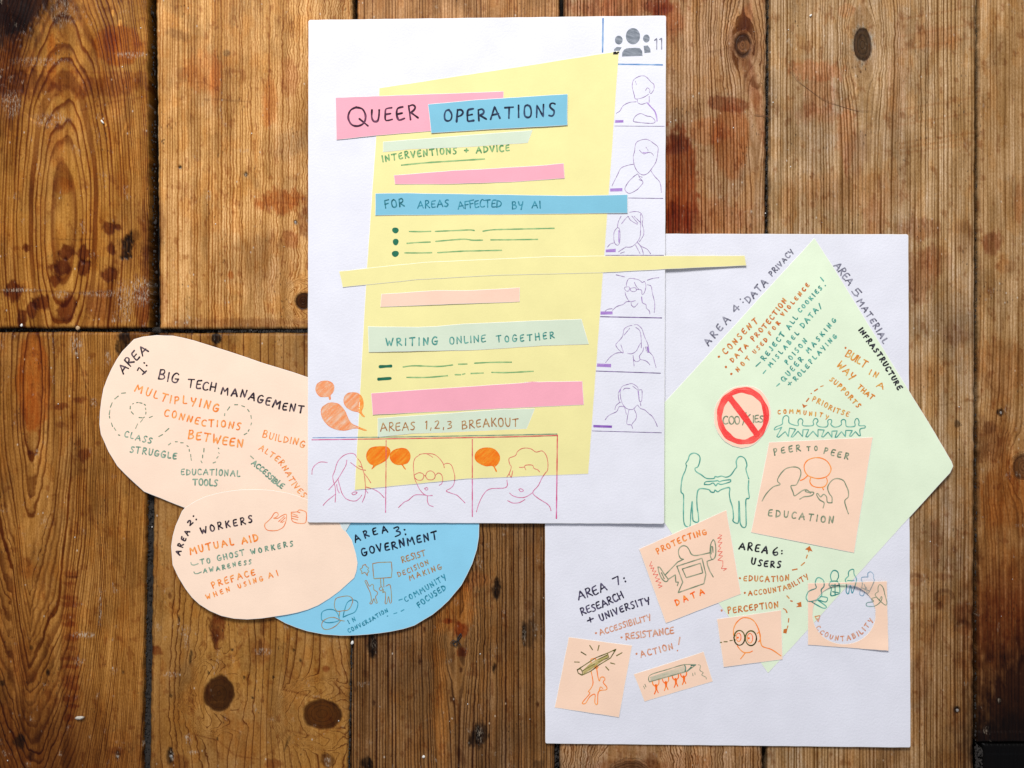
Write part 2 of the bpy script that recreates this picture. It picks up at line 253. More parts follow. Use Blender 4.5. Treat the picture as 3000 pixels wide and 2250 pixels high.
for cx, cy, r in ((2682,1700,20),(2768,1752,26),(2822,1842,22)):
    pts = [(cx + r * math.cos(a), cy + r * .8 * -math.sin(a)) for a in np.linspace(0.1, 3.3, 10)]
    mark(pts, 6, (.4,.24,.17), .85); stain_or_shade(cx, cy+6, r*.8, r*.6, (.75,.5,.35), .5)
stain_or_shade(2752,1775,12,14,BRN,.6); stain_or_shade(2765,1690,26,10,(.6,.4,.3),.6,0,.5,1.2); stain_or_shade(2740,1600,16,70,(.68,.45,.33),.6,0,.5,.9); stain_or_shade(2815,1790,20,30,(.75,.45,.3),.5); stain_or_shade(2735,1860,24,60,(.7,.5,.38),.4,.2,.6,1); mark([(2725,1900),(2745,1800)],2,(.35,.22,.16),.6); mark([(2670,1775),(2850,1785)],8,(.8,.6,.45),.5); stain_or_shade(2700,1980,20,80,(.75,.55,.42),.5)
stain_or_shade(2905, 710, 26, 34, (.55,.34,.28), .75, .2, .35, 1); stain_or_shade(2985,600,14,60,(.8,.55,.4),.6); stain_or_shade(2950, 780, 30, 20, (.8,.6,.45), .5); stain_or_shade(2930, 1080, 80, 90, (.82,.6,.4), .6, 0, .5, .8); stain_or_shade(2900, 1290, 50, 60, (.6,.42,.3), .6, 0, .5, 1); stain_or_shade(2950,1450,80,110,(.85,.6,.32),.7,0,.5,.5); stain_or_shade(2900,1250,20,20,BRN,.5)
mark([(2880,1100),(2895,1120),(2920,1150)],2,(.45,.3,.25),.5); scuff(2990,1540,16,4,.8)
stain_or_shade(2960, 1820, 110, 130, (.62,.42,.3), .7, 0, .8, .5); stain_or_shade(3020, 2170, 165, 270, (.14,.10,.08), 1.25, 0, .9, .3); stain_or_shade(3010,2200,170,110,(.2,.15,.12),1.2,0,.9,.2); stain_or_shade(2960,1900,120,260,(.6,.42,.3),.8,0,.9,.5); mark([(2890,2177),(3000,2177)],1.8,(2.4,2.0,1.5),.4)  # near-black corner patches: dark wood plus vignette shade painted into its colour
stain_or_shade(2550, 2225, 110, 40, (.8,.62,.42), .5); stain_or_shade(1850,2245,120,20,(.55,.35,.22),.6); stain_or_shade(2010,2235,80,30,(.75,.6,.5),.5)
stain_or_shade(1790, 10, 20, 60, (.85,.5,.3),.4)

# x of the long edges (photograph pixels) and the boards between them
def lerp_poly(pts, y): return np.interp(y, [p[1] for p in pts], [p[0] for p in pts])
BOARDS = [
 # left edge, right edge, y0, y1, wood, rings (centre-x, centre-y, stretch) or None, knots
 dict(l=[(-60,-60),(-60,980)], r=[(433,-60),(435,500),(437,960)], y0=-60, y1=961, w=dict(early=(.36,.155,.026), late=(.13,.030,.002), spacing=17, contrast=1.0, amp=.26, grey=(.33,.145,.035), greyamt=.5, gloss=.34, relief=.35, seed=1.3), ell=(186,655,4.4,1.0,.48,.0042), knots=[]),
 dict(l=[(454,-60),(462,400),(465,700),(467,960)], r=[(1033,-60),(1033,960)], y0=-60, y1=963, w=dict(early=(.60,.32,.105), late=(.28,.095,.014), spacing=9.2, contrast=1.05, amp=.3, grey=(.44,.24,.095), greyamt=.6, gloss=.4, relief=.5, seed=4.1), ell=None, knots=[(888,882,24,26,1),(1100,300,60,200,0)]),
 dict(l=[(1046,-60),(1046,970)], r=[(1640,-60),(1640,970)], y0=-60, y1=966, w=dict(early=(.42,.21,.08), late=(.13,.045,.010), spacing=9, contrast=.85, amp=.6, greyamt=.5, seed=7.7), ell=None, knots=[(1450,30,10,30,0)]),
 dict(l=[(-60,970),(-60,2310)], r=[(440,970),(428,1500),(421,1900),(416,2310)], y0=972, y1=2310, w=dict(early=(.36,.155,.030), late=(.10,.022,.001), spacing=9.4, contrast=.9, amp=.28, grey=(.25,.115,.03), greyamt=.5, gloss=.42, relief=.5, seed=2.9), ell=(92,1125,6.0,1.0,.40,.0030), knots=[(60,1800,20,120,0)]),
 dict(l=[(462,970),(449,1500),(443,1900),(437,2310)], r=[(1030,970),(1027,1900),(1019,2310)], y0=975, y1=2310, w=dict(early=(.34,.155,.032), late=(.09,.02,.001), spacing=22, thin=True, fine=.36, contrast=1.15, amp=.16, grey=(.27,.14,.05), greyamt=.6, gloss=.42, relief=.4, seed=5.5), ell=None, knots=[(641,2033,46,52,1),(943,2093,56,44,1),(634,1845,20,50,0)]),
 dict(l=[(1034,978),(1031,1900),(1024,2310)], r=[(1627,978),(1625,2310)], y0=978, y1=2310, w=dict(early=(.225,.103,.030), late=(.034,.009,.002), spacing=9.6, contrast=1.0, amp=.42, grey=(.17,.09,.04), greyamt=.7, gloss=.46, relief=.8, seed=8.2), ell=None, knots=[(1340,1850,22,60,0),(1330,1740,16,50,0)]),
 dict(l=[(1652,-60),(1640,2310)], r=[(2247,-60),(2233,2310)], y0=-60, y1=2310, w=dict(early=(.43,.235,.105), late=(.13,.045,.008), spacing=9.8, contrast=1.05, amp=.45, grey=(.34,.21,.115), greyamt=.8, gloss=.46, relief=.8, seed=3.3), ell=None, knots=[(2177,130,26,36,.9),(2215,330,14,60,0),(1850,2300,70,70,.6)]),
 dict(l=[(2255,-60),(2247,2310)], r=[(2863,-60),(2856,1200),(2854,2310)], y0=-60, y1=2310, w=dict(early=(.46,.285,.135), late=(.15,.065,.014), spacing=10, contrast=.95, amp=.5, grey=(.36,.24,.14), greyamt=.9, gloss=.48, relief=.8, seed=6.4), ell=None, knots=[(2528,130,27,50,.95)]),
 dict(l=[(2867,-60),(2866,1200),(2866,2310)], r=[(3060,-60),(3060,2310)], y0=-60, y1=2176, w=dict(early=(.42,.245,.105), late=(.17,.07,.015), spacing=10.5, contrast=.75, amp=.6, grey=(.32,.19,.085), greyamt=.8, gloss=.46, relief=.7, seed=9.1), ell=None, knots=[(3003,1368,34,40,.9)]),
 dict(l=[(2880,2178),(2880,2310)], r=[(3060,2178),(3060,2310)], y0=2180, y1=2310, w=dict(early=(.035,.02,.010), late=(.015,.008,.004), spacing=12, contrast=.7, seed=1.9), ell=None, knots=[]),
]
def seg_dist(px, py, pts):
    d = np.full(px.shape, 1e9)
    for (ax, ay), (bx, by) in zip(pts[:-1], pts[1:]):
        vx, vy = bx - ax, by - ay; L = vx * vx + vy * vy + 1e-9
        t = np.clip(((px - ax) * vx + (py - ay) * vy) / L, 0, 1)
        d = np.minimum(d, np.hypot(px - ax - t * vx, py - ay - t * vy))
    return d
def mesh_from(name, co, faces, mat, smooth=False):
    me = bpy.data.meshes.new(name); me.from_pydata(co if isinstance(co, list) else co.tolist(), [], faces if isinstance(faces, list) else faces.tolist())
    me.materials.append(mat)
    if smooth: me.shade_smooth()
    return me
def build_board(parent, b, idx, step=3.6):
    ny = int((b['y1'] - b['y0']) / step) + 1
    wmax = float(b['r'][0][0] - b['l'][0][0]); nx = int(wmax / step) + 1
    ys = np.linspace(b['y0'], b['y1'], ny)
    # hand-worn edges
    le = lerp_poly(b['l'], ys) + 3.0 * (fbm(ys / 60, ys * 0 + idx, idx) - .5) + 2.5 * (vnoise(ys / 11, ys * 0 + idx * 3, idx) - .5)
    re = lerp_poly(b['r'], ys) + 3.0 * (fbm(ys / 60, ys * 0 + 9 + idx, idx + 2) - .5) + 2.5 * (vnoise(ys / 11, ys * 0 + idx * 5, idx + 1) - .5)
    sgrid = np.linspace(0, 1, nx)
    X = le[:, None] + (re - le)[:, None] * sgrid[None, :]
    ends = 3.5 * (fbm(X[0] / 45, X[0] * 0 + idx, idx + 4) - .5)
    f = (ys - b['y0']) / (b['y1'] - b['y0'])
    Y = ys[:, None] + ends[None, :] * (1 - 2 * f[:, None]) * np.where((f < .02) | (f > .98), 1, 0)[:, None]
    x, y = X.ravel(), Y.ravel()
    # growth-ring coordinate, bent round the heart of the grain and round knots
    kx, ky = x.copy(), y
    kn = np.zeros_like(x); gu = x.copy()
    if b['ell']:
        cx, cy, m, tx, ea, eb = b['ell']
        wx = 16 * (fbm(x / 90, y / 260, 5) - .5); wy = 90 * (fbm(x / 60, y / 160, 8) - .5)
        gu = np.sqrt(((x - cx + wx) * tx) ** 2 + ((y - cy + wy) / m) ** 2 + 60)
        gu = gu * ea + eb * gu * gu
    disp = np.zeros_like(x); inside = np.zeros_like(x); ringc = np.ones_like(x)
    for (cx, cy, rx, ry, dark) in b['knots']:
        nxk = 1 + .25 * (fbm(x / 25, y / 25, idx + 3) - .5)
        dx, dy = (x - cx) / rx * nxk, (y - cy) / (ry * 1.0) * nxk
        rho2 = dx * dx + (dy * .62) ** 2; rho = np.sqrt(dx * dx + dy * dy)
        disp += (x - cx) * 1.9 / np.maximum(rho2, 1.9) * np.exp(-rho2 / 60)
        if dark > 0:
            k = sstep(1.08, .94, rho) * dark; kn = np.maximum(kn, k)
            inside = np.maximum(inside, sstep(1.25, .95, rho)); 
            halo = np.exp(-((rho - 1.15) / .35) ** 2)
            if dark > .95:
                flow = sstep(1.5, 2.7, rho + .5 * (fbm(x / 60, y / 60, 3) - .5)); gu = (cx + rho * rx * 1.25) * (1 - flow) + gu * flow
            else: gu = np.where(rho < 1.15, cx + rho * rx * 1.3, gu)
            ringc = np.where(rho < 1.2, .6, ringc)
    gu = gu - disp * (inside < .5)
    tint = np.ones((len(x), 3)); 
    streak = fbm(x / 3.2, y / 60, 6, 3); wnx = (fbm(x / 16, y / 26, 2) - .5); wny = (fbm(x / 16, y / 26, 7) - .5); fine_n = fbm(x / 5, y / 14, 4, 3) - .5
    for (sx, sy, rx, ry, col, st, rot, soft, rough) in STAIN_OR_SHADE:
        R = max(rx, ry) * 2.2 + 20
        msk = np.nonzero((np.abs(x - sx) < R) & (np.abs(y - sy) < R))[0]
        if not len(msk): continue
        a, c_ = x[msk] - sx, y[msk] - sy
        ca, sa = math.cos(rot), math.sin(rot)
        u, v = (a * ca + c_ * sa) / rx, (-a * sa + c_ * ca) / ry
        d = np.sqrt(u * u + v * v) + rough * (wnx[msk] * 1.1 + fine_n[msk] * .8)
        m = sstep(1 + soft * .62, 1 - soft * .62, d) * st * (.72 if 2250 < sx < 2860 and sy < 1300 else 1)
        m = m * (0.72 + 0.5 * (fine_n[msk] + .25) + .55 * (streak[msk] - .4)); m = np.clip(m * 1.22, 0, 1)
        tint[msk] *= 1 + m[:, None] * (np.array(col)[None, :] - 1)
    # faint general wear: darker and warmer patches rubbed into the surface
    pw = fbm(x / 75, y / 120, idx + 1, 5); pv_ = fbm(x / 30, y / 60, idx + 5, 5); sr = streak - .5
    tint *= (1 - .20 * sstep(.50, .70, pw + .18 * sr))[:, None] * (1 - np.array([0., .09, .22])[None, :] * sstep(.54, .68, pv_ + .2 * sr)[:, None])
    tint *= (1 - np.array([.26, .38, .46])[None, :] * sstep(.66, .73, fbm(x / 14, y / 26, idx + 8, 4) + .12 * sr)[:, None])
    for pts, hw, col, st in LINES:
        xs = [p[0] for p in pts]; yy = [p[1] for p in pts]
        msk = np.nonzero((x > min(xs) - 15) & (x < max(xs) + 15) & (y > min(yy) - 15) & (y < max(yy) + 15))[0]
        if not len(msk): continue
        d = seg_dist(x[msk] + 5 * wnx[msk], y[msk] + 5 * wny[msk], pts)
        m = sstep(hw + 2.4, max(hw - 1.6, 0), d) * st * (0.75 + fine_n[msk] * .8); m = np.clip(m, 0, 1)
        tint[msk] *= 1 + m[:, None] * (np.array(col)[None, :] - 1)
    # grimy, rubbed arrises
    el = x - np.repeat(le, nx); er = np.repeat(re, nx) - x
    edge = np.minimum(el, er); eend = np.minimum(y - b['y0'], b['y1'] - y)
    g = np.minimum(sstep(-2, 9, edge + 8 * wnx), sstep(-2, 8, eend + 8 * wny))
    tint *= (0.45 + .55 * g)[:, None]
    scf = np.zeros_like(x)
    for (sx, sy, rx, ry, st) in SCUFF:
        d = np.hypot((x - sx) / rx, (y - sy) / ry) + .7 * wnx
        scf = np.maximum(scf, sstep(1.3, .5, d) * st)
    scf = np.maximum(scf, sstep(.74, .80, fbm(x / 22, y / 34, idx + 6)) * .4)
    z = -0.00025 - 0.0005 * fbm(x / 120, y / 260, idx) - 0.0016 * (1 - sstep(-3, 8, np.minimum(edge, eend))) - .0006 * kn
    z -= 0.0009 * np.clip(1 - tint.mean(1) * 4, 0, 1) * (eend > 30)
    P = np.stack([(x - 1500) * S, (1125 - y) * S, z], 1)
    I = np.arange(ny * nx).reshape(ny, nx)
    F = np.stack([I[:-1, :-1], I[1:, :-1], I[1:, 1:], I[:-1, 1:]], -1).reshape(-1, 4)
    # side walls of the plank, 20 mm deep
    loop = np.concatenate([I[0, :], I[1:, -1], I[-1, -2::-1], I[-2:0:-1, 0]])
    P2 = P[loop].copy(); P2[:, 2] = -0.02
    n0 = len(P); ll = np.arange(len(loop)); nl = (ll + 1) % len(loop)
    F2 = np.stack([loop[ll], loop[nl], n0 + nl, n0 + ll], -1)
    co = np.concatenate([P, P2]); F = np.concatenate([F, F2])
    me = bpy.data.meshes.new("floorboard")
    me.vertices.add(len(co)); me.vertices.foreach_set('co', co.ravel().astype(np.float32))
    me.loops.add(F.size); me.loops.foreach_set('vertex_index', F.ravel().astype(np.int32))
    me.polygons.add(len(F)); me.polygons.foreach_set('loop_start', (np.arange(len(F)) * 4).astype(np.int32))
    me.polygons.foreach_set('loop_total', np.full(len(F), 4, np.int32)); me.update(calc_edges=True)
    def pad(a, v):
        return np.concatenate([a, np.full((len(P2),) + a.shape[1:], v, float)])
    a = me.attributes.new('gu', 'FLOAT', 'POINT'); a.data.foreach_set('value', pad(gu, 0).astype(np.float32))
    T = np.concatenate([pad(tint, .12), np.ones((len(co), 1))], 1)
    a = me.attributes.new('tint', 'FLOAT_COLOR', 'POINT'); a.data.foreach_set('color', T.ravel().astype(np.float32))
    A = np.stack([pad(kn, 0), pad(scf, 0), pad(ringc, 0), np.ones(len(co))], 1)
    a = me.attributes.new('aux', 'FLOAT_COLOR', 'POINT'); a.data.foreach_set('color', A.ravel().astype(np.float32))
    me.materials.append(wood_mat(**b['w'])); me.shade_smooth()
    o = bpy.data.objects.new("floorboard", me); C.objects.link(o); o.parent = parent
    return o

t = NT("subfloor_dirt"); Pn = t.n('ShaderNodeNewGeometry').outputs['Position']
t.set('Base Color', t.mix(t.maprange(t.noise(t.mul(Pn, (220, 160, 0)), 1, 5, .7), .45, .7, 0, 1), (0.006, .005, .0045), (0.022, .018, .015))); t.set('Roughness', .95)
fl = bpy.data.objects.new("floor", mesh_from("floor", [(-.6, -.5, -.021), (.6, -.5, -.021), (.6, .5, -.021), (-.6, .5, -.021)], [(0, 1, 2, 3)], t.m)); C.objects.link(fl); tag(fl, kind='structure')
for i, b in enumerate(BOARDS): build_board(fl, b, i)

# filling of dust and grit packed in the gaps between the boards (nobody could count it)
t = NT("gap_dust"); Pn = t.n('ShaderNodeNewGeometry').outputs['Position']
t.set('Base Color', t.mix(t.noise(t.mul(Pn, (900, 260, 0)), 1, 4, .75), (.006, .005, .0045), (.036, .029, .024))); t.set('Roughness', .95)
co, fa = [], []
rg = random.Random(11)
def grit_line(pts, wd, dens, zlo, zhi):
    for (ax, ay), (bx, by) in zip(pts[:-1], pts[1:]):
        L = math.hypot(bx - ax, by - ay); n = int(L * dens)
        for _ in range(n):
            k = rg.random(); x = ax + (bx - ax) * k; y = ay + (by - ay) * k
            if abs(bx - ax) > abs(by - ay): y += rg.uniform(-wd, wd)
            else: x += rg.uniform(-wd, wd)
            r = rg.uniform(1.0, 3.6); z = rg.uniform(zlo, zhi); a0 = rg.uniform(0, 6)
            i0 = len(co); el = rg.uniform(.5, 2.2)
            for j in range(5):
                aa = a0 + j * 1.256 + rg.uniform(-.3, .3); co.append(PX(x + r * math.cos(aa), y + r * math.sin(aa) * el, z + rg.uniform(-.0004, .0004)))
            co.append(PX(x, y, z + r * S * .8))
            for j in range(5): fa.append((i0 + (j + 1) % 5, i0 + j, i0 + 5))
grit_line([(444, -20), (448, 400), (451, 700), (452, 960)], 9, .22, -.011, -.006); grit_line([(451, 980), (438, 1500), (432, 1900), (427, 2250)], 9, .5, -.006, -.0035)
grit_line([(0, 966), (450, 968), (1040, 972)], 5, .9, -.008, -.004); grit_line([(1031, 1870), (1022, 2250)], 2, 1, -.006, -.001)
grit_line([(2251, -10), (2244, 690)], 2.5, .5, -.008, -.002); grit_line([(2865, -10), (2861, 1200), (2860, 2250)], 3.5, .5, -.009, -.003); grit_line([(1632, 2150), (1632, 2250)], 6, 1.5, -.01, -.003); grit_line([(2870, 2185), (2868, 2250)], 10, 2, -.006, -.001); grit_line([(640,970),(905,968)],5,1.6,-.006,-.0025)
o = bpy.data.objects.new("gap_dust", mesh_from("gap_dust", co, fa, t.m)); C.objects.link(o)
tag(o, 'grey grit and fluff packed in the gaps between the floorboards', 'dust', kind='stuff')

def gap_strip(x0, x1, y0, y1, z, amp):
    vert = (y1 - y0) > (x1 - x0); nA = int(max(x1 - x0, y1 - y0) / 5); nB = 7; c2 = []; f2 = []
    for i in range(nA + 1):
        for j in range(nB + 1):
            a, b_ = i / nA, j / nB
            x = x0 + (x1 - x0) * (b_ if vert else a); y = y0 + (y1 - y0) * (a if vert else b_)
            c2.append(PX(x, y, z + amp * float(fbm(np.array([x / 7.]), np.array([y / 16.]), 3)[0] - .5) * 2 - .0015 * abs(2 * b_ - 1)))
    for i in range(nA):
        for j in range(nB):
            q = i * (nB + 1) + j; f2.append((q, q + 1, q + nB + 2, q + nB + 1) if not vert else (q, q + nB + 1, q + nB + 2, q + 1))
    return c2, f2
for n_, g_ in enumerate(((425, 458, 985, 1500, -.0052, .0015), (414, 452, 1500, 2290, -.0052, .0015), (0, 1046, 958, 976, -.010, .0015), (640, 1046, 960, 974, -.0065, .0012))):
    c2, f2 = gap_strip(*g_); i0 = len(co); co += c2; fa += [tuple(i0 + q for q in f) for f in f2]
o.data.clear_geometry(); o.data.from_pydata(co, [], fa); o.data.shade_smooth()

# old nail heads and filler plugs set in the boards, parts of the floor
tn = NT("nail_metal"); Pn = tn.n('ShaderNodeNewGeometry').outputs['Position']
tn.set('Base Color', tn.mix(tn.noise(tn.mul(Pn, (900, 900, 0)), 1, 3), (.10, .09, .085), (.42, .38, .34))); tn.set('Roughness', .6); tn.set('Metallic', .3)
def dome(name, mat, x, y, r, z, h, parent, n=12, sq=1.0, rot=0.0):
    c2 = []; f2 = []
    for k, (rad, zz) in enumerate(((1.0, 0), (.82, h * .7), (.45, h))):
        for j in range(n):
            a = 2 * math.pi * j / n; q = r * rad * (1 + .10 * math.sin(3 * a + x))
            ax, ay = q * math.cos(a) * sq, q * math.sin(a)
            c2.append(PX(x + ax * math.cos(rot) - ay * math.sin(rot), y + ax * math.sin(rot) + ay * math.cos(rot), z + zz))
    c2.append(PX(x, y, z + h * .8))
    for k in range(2):
        for j in range(n): f2.append((k * n + j, (k + 1) * n + j, (k + 1) * n + (j + 1) % n, k * n + (j + 1) % n))
    for j in range(n): f2.append((2 * n + j, 3 * n, 2 * n + (j + 1) % n))
    o = bpy.data.objects.new(name, mesh_from(name, c2, f2, mat, True)); C.objects.link(o); o.parent = parent; return o
for x, y, r in ((720,511,4.5),(865,651,5),(511,946,5.5),(333,937,6),(553,931,5),(2806,1243,6.5),(2932,1209,6),(2805,2081,5.5),(344,2217,5),(502,2216,5),(960,2232,7),(79,2238,5)):
    dome("nail_head", tn.m, x, y, r, -.0016, .0007, fl)

# ================================================================= SMALL LOOSE THINGS
def tube(name, pts, r, mat, z, parent=None, zamp=0.0004):
    P = smooth([(float(a), float(b)) for a, b in pts], 6); co, fa = [], []
    n = 6
    for i, (x, y) in enumerate(P):
        a = P[max(i - 1, 0)]; b = P[min(i + 1, len(P) - 1)]; dx, dy = b[0] - a[0], b[1] - a[1]; L = math.hypot(dx, dy) + 1e-6
        nx_, ny_ = -dy / L, dx / L; zz = z + zamp * math.sin(i * .35); rr_ = r * (1 - .8 * abs(2 * i / (len(P) - 1) - 1) ** 6)
        for j in range(n):
            th = 2 * math.pi * j / n
            co.append(PX(x + nx_ * rr_ * math.cos(th), y + ny_ * rr_ * math.cos(th), zz + rr_ * S * math.sin(th)))
    for i in range(len(P) - 1):
        for j in range(n): fa.append((i * n + j, i * n + (j + 1) % n, (i + 1) * n + (j + 1) % n, (i + 1) * n + j))
    o = bpy.data.objects.new(name, mesh_from(name, co, fa, mat, True)); C.objects.link(o)
    if parent: o.parent = parent
    return o
def smooth(pts, step=5.0, closed=False):
    if len(pts) < 3:
        (x0, y0), (x1, y1) = pts[0], pts[-1]; n = max(2, int(math.hypot(x1 - x0, y1 - y0) / step) + 1)
        return [(x0 + (x1 - x0) * i / (n - 1), y0 + (y1 - y0) * i / (n - 1)) for i in range(n)]
    out = []
    P = [pts[0]] + list(pts) + [pts[-1]]
    if closed: P = [pts[-1]] + list(pts) + [pts[0], pts[1]]
    for i in range(1, len(P) - 2):
        p0, p1, p2, p3 = P[i - 1], P[i], P[i + 1], P[i + 2]
        n = max(1, int(math.hypot(p2[0] - p1[0], p2[1] - p1[1]) / step))
        for k in range(n):
            t = k / n; t2 = t * t; t3 = t2 * t
            out.append(tuple(.5 * (2 * p1[d] + (-p0[d] + p2[d]) * t + (2 * p0[d] - 5 * p1[d] + 4 * p2[d] - p3[d]) * t2 + (-p0[d] + 3 * p1[d] - 3 * p2[d] + p3[d]) * t3) for d in (0, 1)))
    if not closed: out.append(pts[-1])
    return out
def plain(name, col, rough=.6):
    t = NT(name); Pn = t.n('ShaderNodeNewGeometry').outputs['Position']
    t.set('Base Color', t.mix(t.noise(t.mul(Pn, (800, 800, 0)), 1, 3), tuple(c * .75 for c in col), tuple(min(1, c * 1.15) for c in col))); t.set('Roughness', rough); return t.m
mh = plain("hair_brown", (.14, .055, .02)); mt = plain("thread_black", (.012, .012, .013)); mw = plain("paint_white", (.78, .76, .70)); mp = plain("plastic_clear", (.55, .5, .42), .2)
tag(tube("hair", [(2314,205),(2340,238),(2400,283),(2460,310),(2510,323),(2556,324)], 0.45, mh, .0001), 'long thin brown hair curving below the dark grey knot', 'hair')
tag(tube("hair", [(2208,336),(2235,338),(2262,344)], 0.7, mh, .0002), 'short dark hair lying across the gap between two boards', 'hair')
tag(tube("thread", [(1322,1893),(1320,1883),(1330,1876),(1340,1884),(1336,1893),(1326,1886),(1334,1880),(1345,1872),(1352,1862),(1350,1856),(1340,1872),(1344,1880),(1352,1892)], 1.5, mt, .0004), 'curled black thread on the dark boards below the blue paper', 'thread')
def chip(x, y, r, sq, rot, mat, label, name='paint_chip', cat='paint chip', group=None):
    o = dome(name, mat, x, y, r, -.0002, r * S * .7, None, 7, sq, rot); tag(o, label, cat, group); return o
chip(1032, 1883, 6.5, .7, .4, mw, 'white paint chip beside the gap just under the blue paper')
chip(1241, 2217, 5, .9, 1, mw, 'white paint chip near the bottom edge, on the dark third board')
chip(300, 357, 8, .38, -.7, mw, 'elongated white paint chip on the orange board at upper left')
chip(63, 953, 5, .8, .3, mw, 'white paint chip at the end of the upper left board')
chip(2375, 45, 5, .6, .8, mw, 'white paint chip between the knots at upper right')
chip(233, 2103, 15, .38, 1.45, mp, 'small clear plastic shard on the lower left board', 'plastic_shard', 'plastic shard')
chip(228, 961, 7, 1.0, 0, plain('crumb_tan', (.45,.3,.16)), 'tan crumb in the horizontal gap at left', 'crumb', 'crumb')
co, fa = [], []
for _ in range(150):
    x, y = rg.uniform(0, 3000), rg.uniform(0, 2250); r = rg.choice((.6, .8, .9, 1.1, 1.8)); i0 = len(co); a0 = rg.uniform(0, 6)
    for j in range(4): co.append(PX(x + r * math.cos(a0 + j * 1.57), y + r * 1.3 * math.sin(a0 + j * 1.57), -.0002))
    co.append(PX(x, y, .0002))
    for j in range(4): fa.append((i0 + (j + 1) % 4, i0 + j, i0 + 4))
o = bpy.data.objects.new("dust_specks", mesh_from("dust_specks", co, fa, mw)); C.objects.link(o)
tag(o, 'tiny pale specks of dust and paint strewn over the floorboards', 'dust', kind='stuff')
# ================================================================= PAPER
def paper_mat(name, col, grain=1.0, mottled=0.055):
    t = NT(name); Pn = t.n('ShaderNodeNewGeometry').outputs['Position']
    m = t.noise(t.mul(Pn, (28, 28, 0)), 1, 4, .6); f = t.noise(t.mul(Pn, (1100, 1100, 0)), 1, 3, .7)
    k = t.math('MULTIPLY', t.maprange(m, .3, .7, 1 - mottled, 1 + mottled * .4), t.maprange(f, .3, .7, .965, 1.02))
    t.set('Base Color', t.mix(1.0, col, t.comb(k, k, k), 'MULTIPLY')); t.set('Roughness', .85); t.set('Specular IOR Level', .15)
    h = t.noise(t.mul(Pn, (520, 520, 0)), 1, 3, .65)
    h2 = t.noise(t.mul(Pn, (16, 11, 0)), 1, 2, .5)
    t.set('Normal', t.bump(h, 0.45 * grain, .00035, t.bump(h2, .15, .004))); return t.m
WHITE = (.72, .72, .78); YEL = (.785, .715, .325); PINK = (.82, .365, .44); BLUE = (.245, .57, .75); MINT = (.60, .68, .53); PEACH = (.90, .68, .525); APRI = (.91, .64, .475); LIME = (.715, .815, .605)
M_WHITE = paper_mat("card_white", WHITE, 1.3); M_YEL = paper_mat("paper_yellow", YEL, .5); M_PINK = paper_mat("paper_pink", PINK, .5); M_BLUE = paper_mat("paper_blue", BLUE, .5)
M_MINT = paper_mat("paper_mint", MINT, .5, .06); M_PEACH = paper_mat("paper_peach", PEACH, .5, .05); M_APRI = paper_mat("paper_apricot", APRI, .6, .05); M_LIME = paper_mat("paper_pale_green", LIME, .5)

SBLUE = (.195, .47, .60); M_SBLUE = paper_mat('paper_strip_blue', SBLUE, .5)
M_EDGE = paper_mat('cut_edge', (.88, .86, .82), .2)
class Z:
    def __init__(s, ox, oy, w, full=2212): s.o = (ox, oy); s.k = w / full
    def __call__(s, pts):
        if isinstance(pts, str): pts = [tuple(float(v) for v in q.split(',')) for q in pts.split()]
        return [(s.o[0] + x * s.k, s.o[1] + y * s.k) for x, y in pts]
W = Z(0, 0, 3000, 3000)
ZA = Z(880,30,600); ZB = Z(1400,30,600); ZC = Z(1000,380,600); ZD = Z(1500,380,700); ZE = Z(980,780,600); ZF = Z(1400,780,600)
ZG = Z(880,1090,600); ZH = Z(1300,1090,700); ZI = Z(280,960,640); ZJ = Z(480,1240,600); ZK = Z(480,1460,600); ZL = Z(900,1500,540)
ZM = Z(1940,680,500); ZN = Z(2200,680,640); ZO = Z(1940,1080,600); ZP = Z(2140,1080,500); ZQ = Z(2190,1250,640); ZR = Z(1860,1460,500); ZS = Z(2060,1560,600); ZT = Z(1580,1660,600)

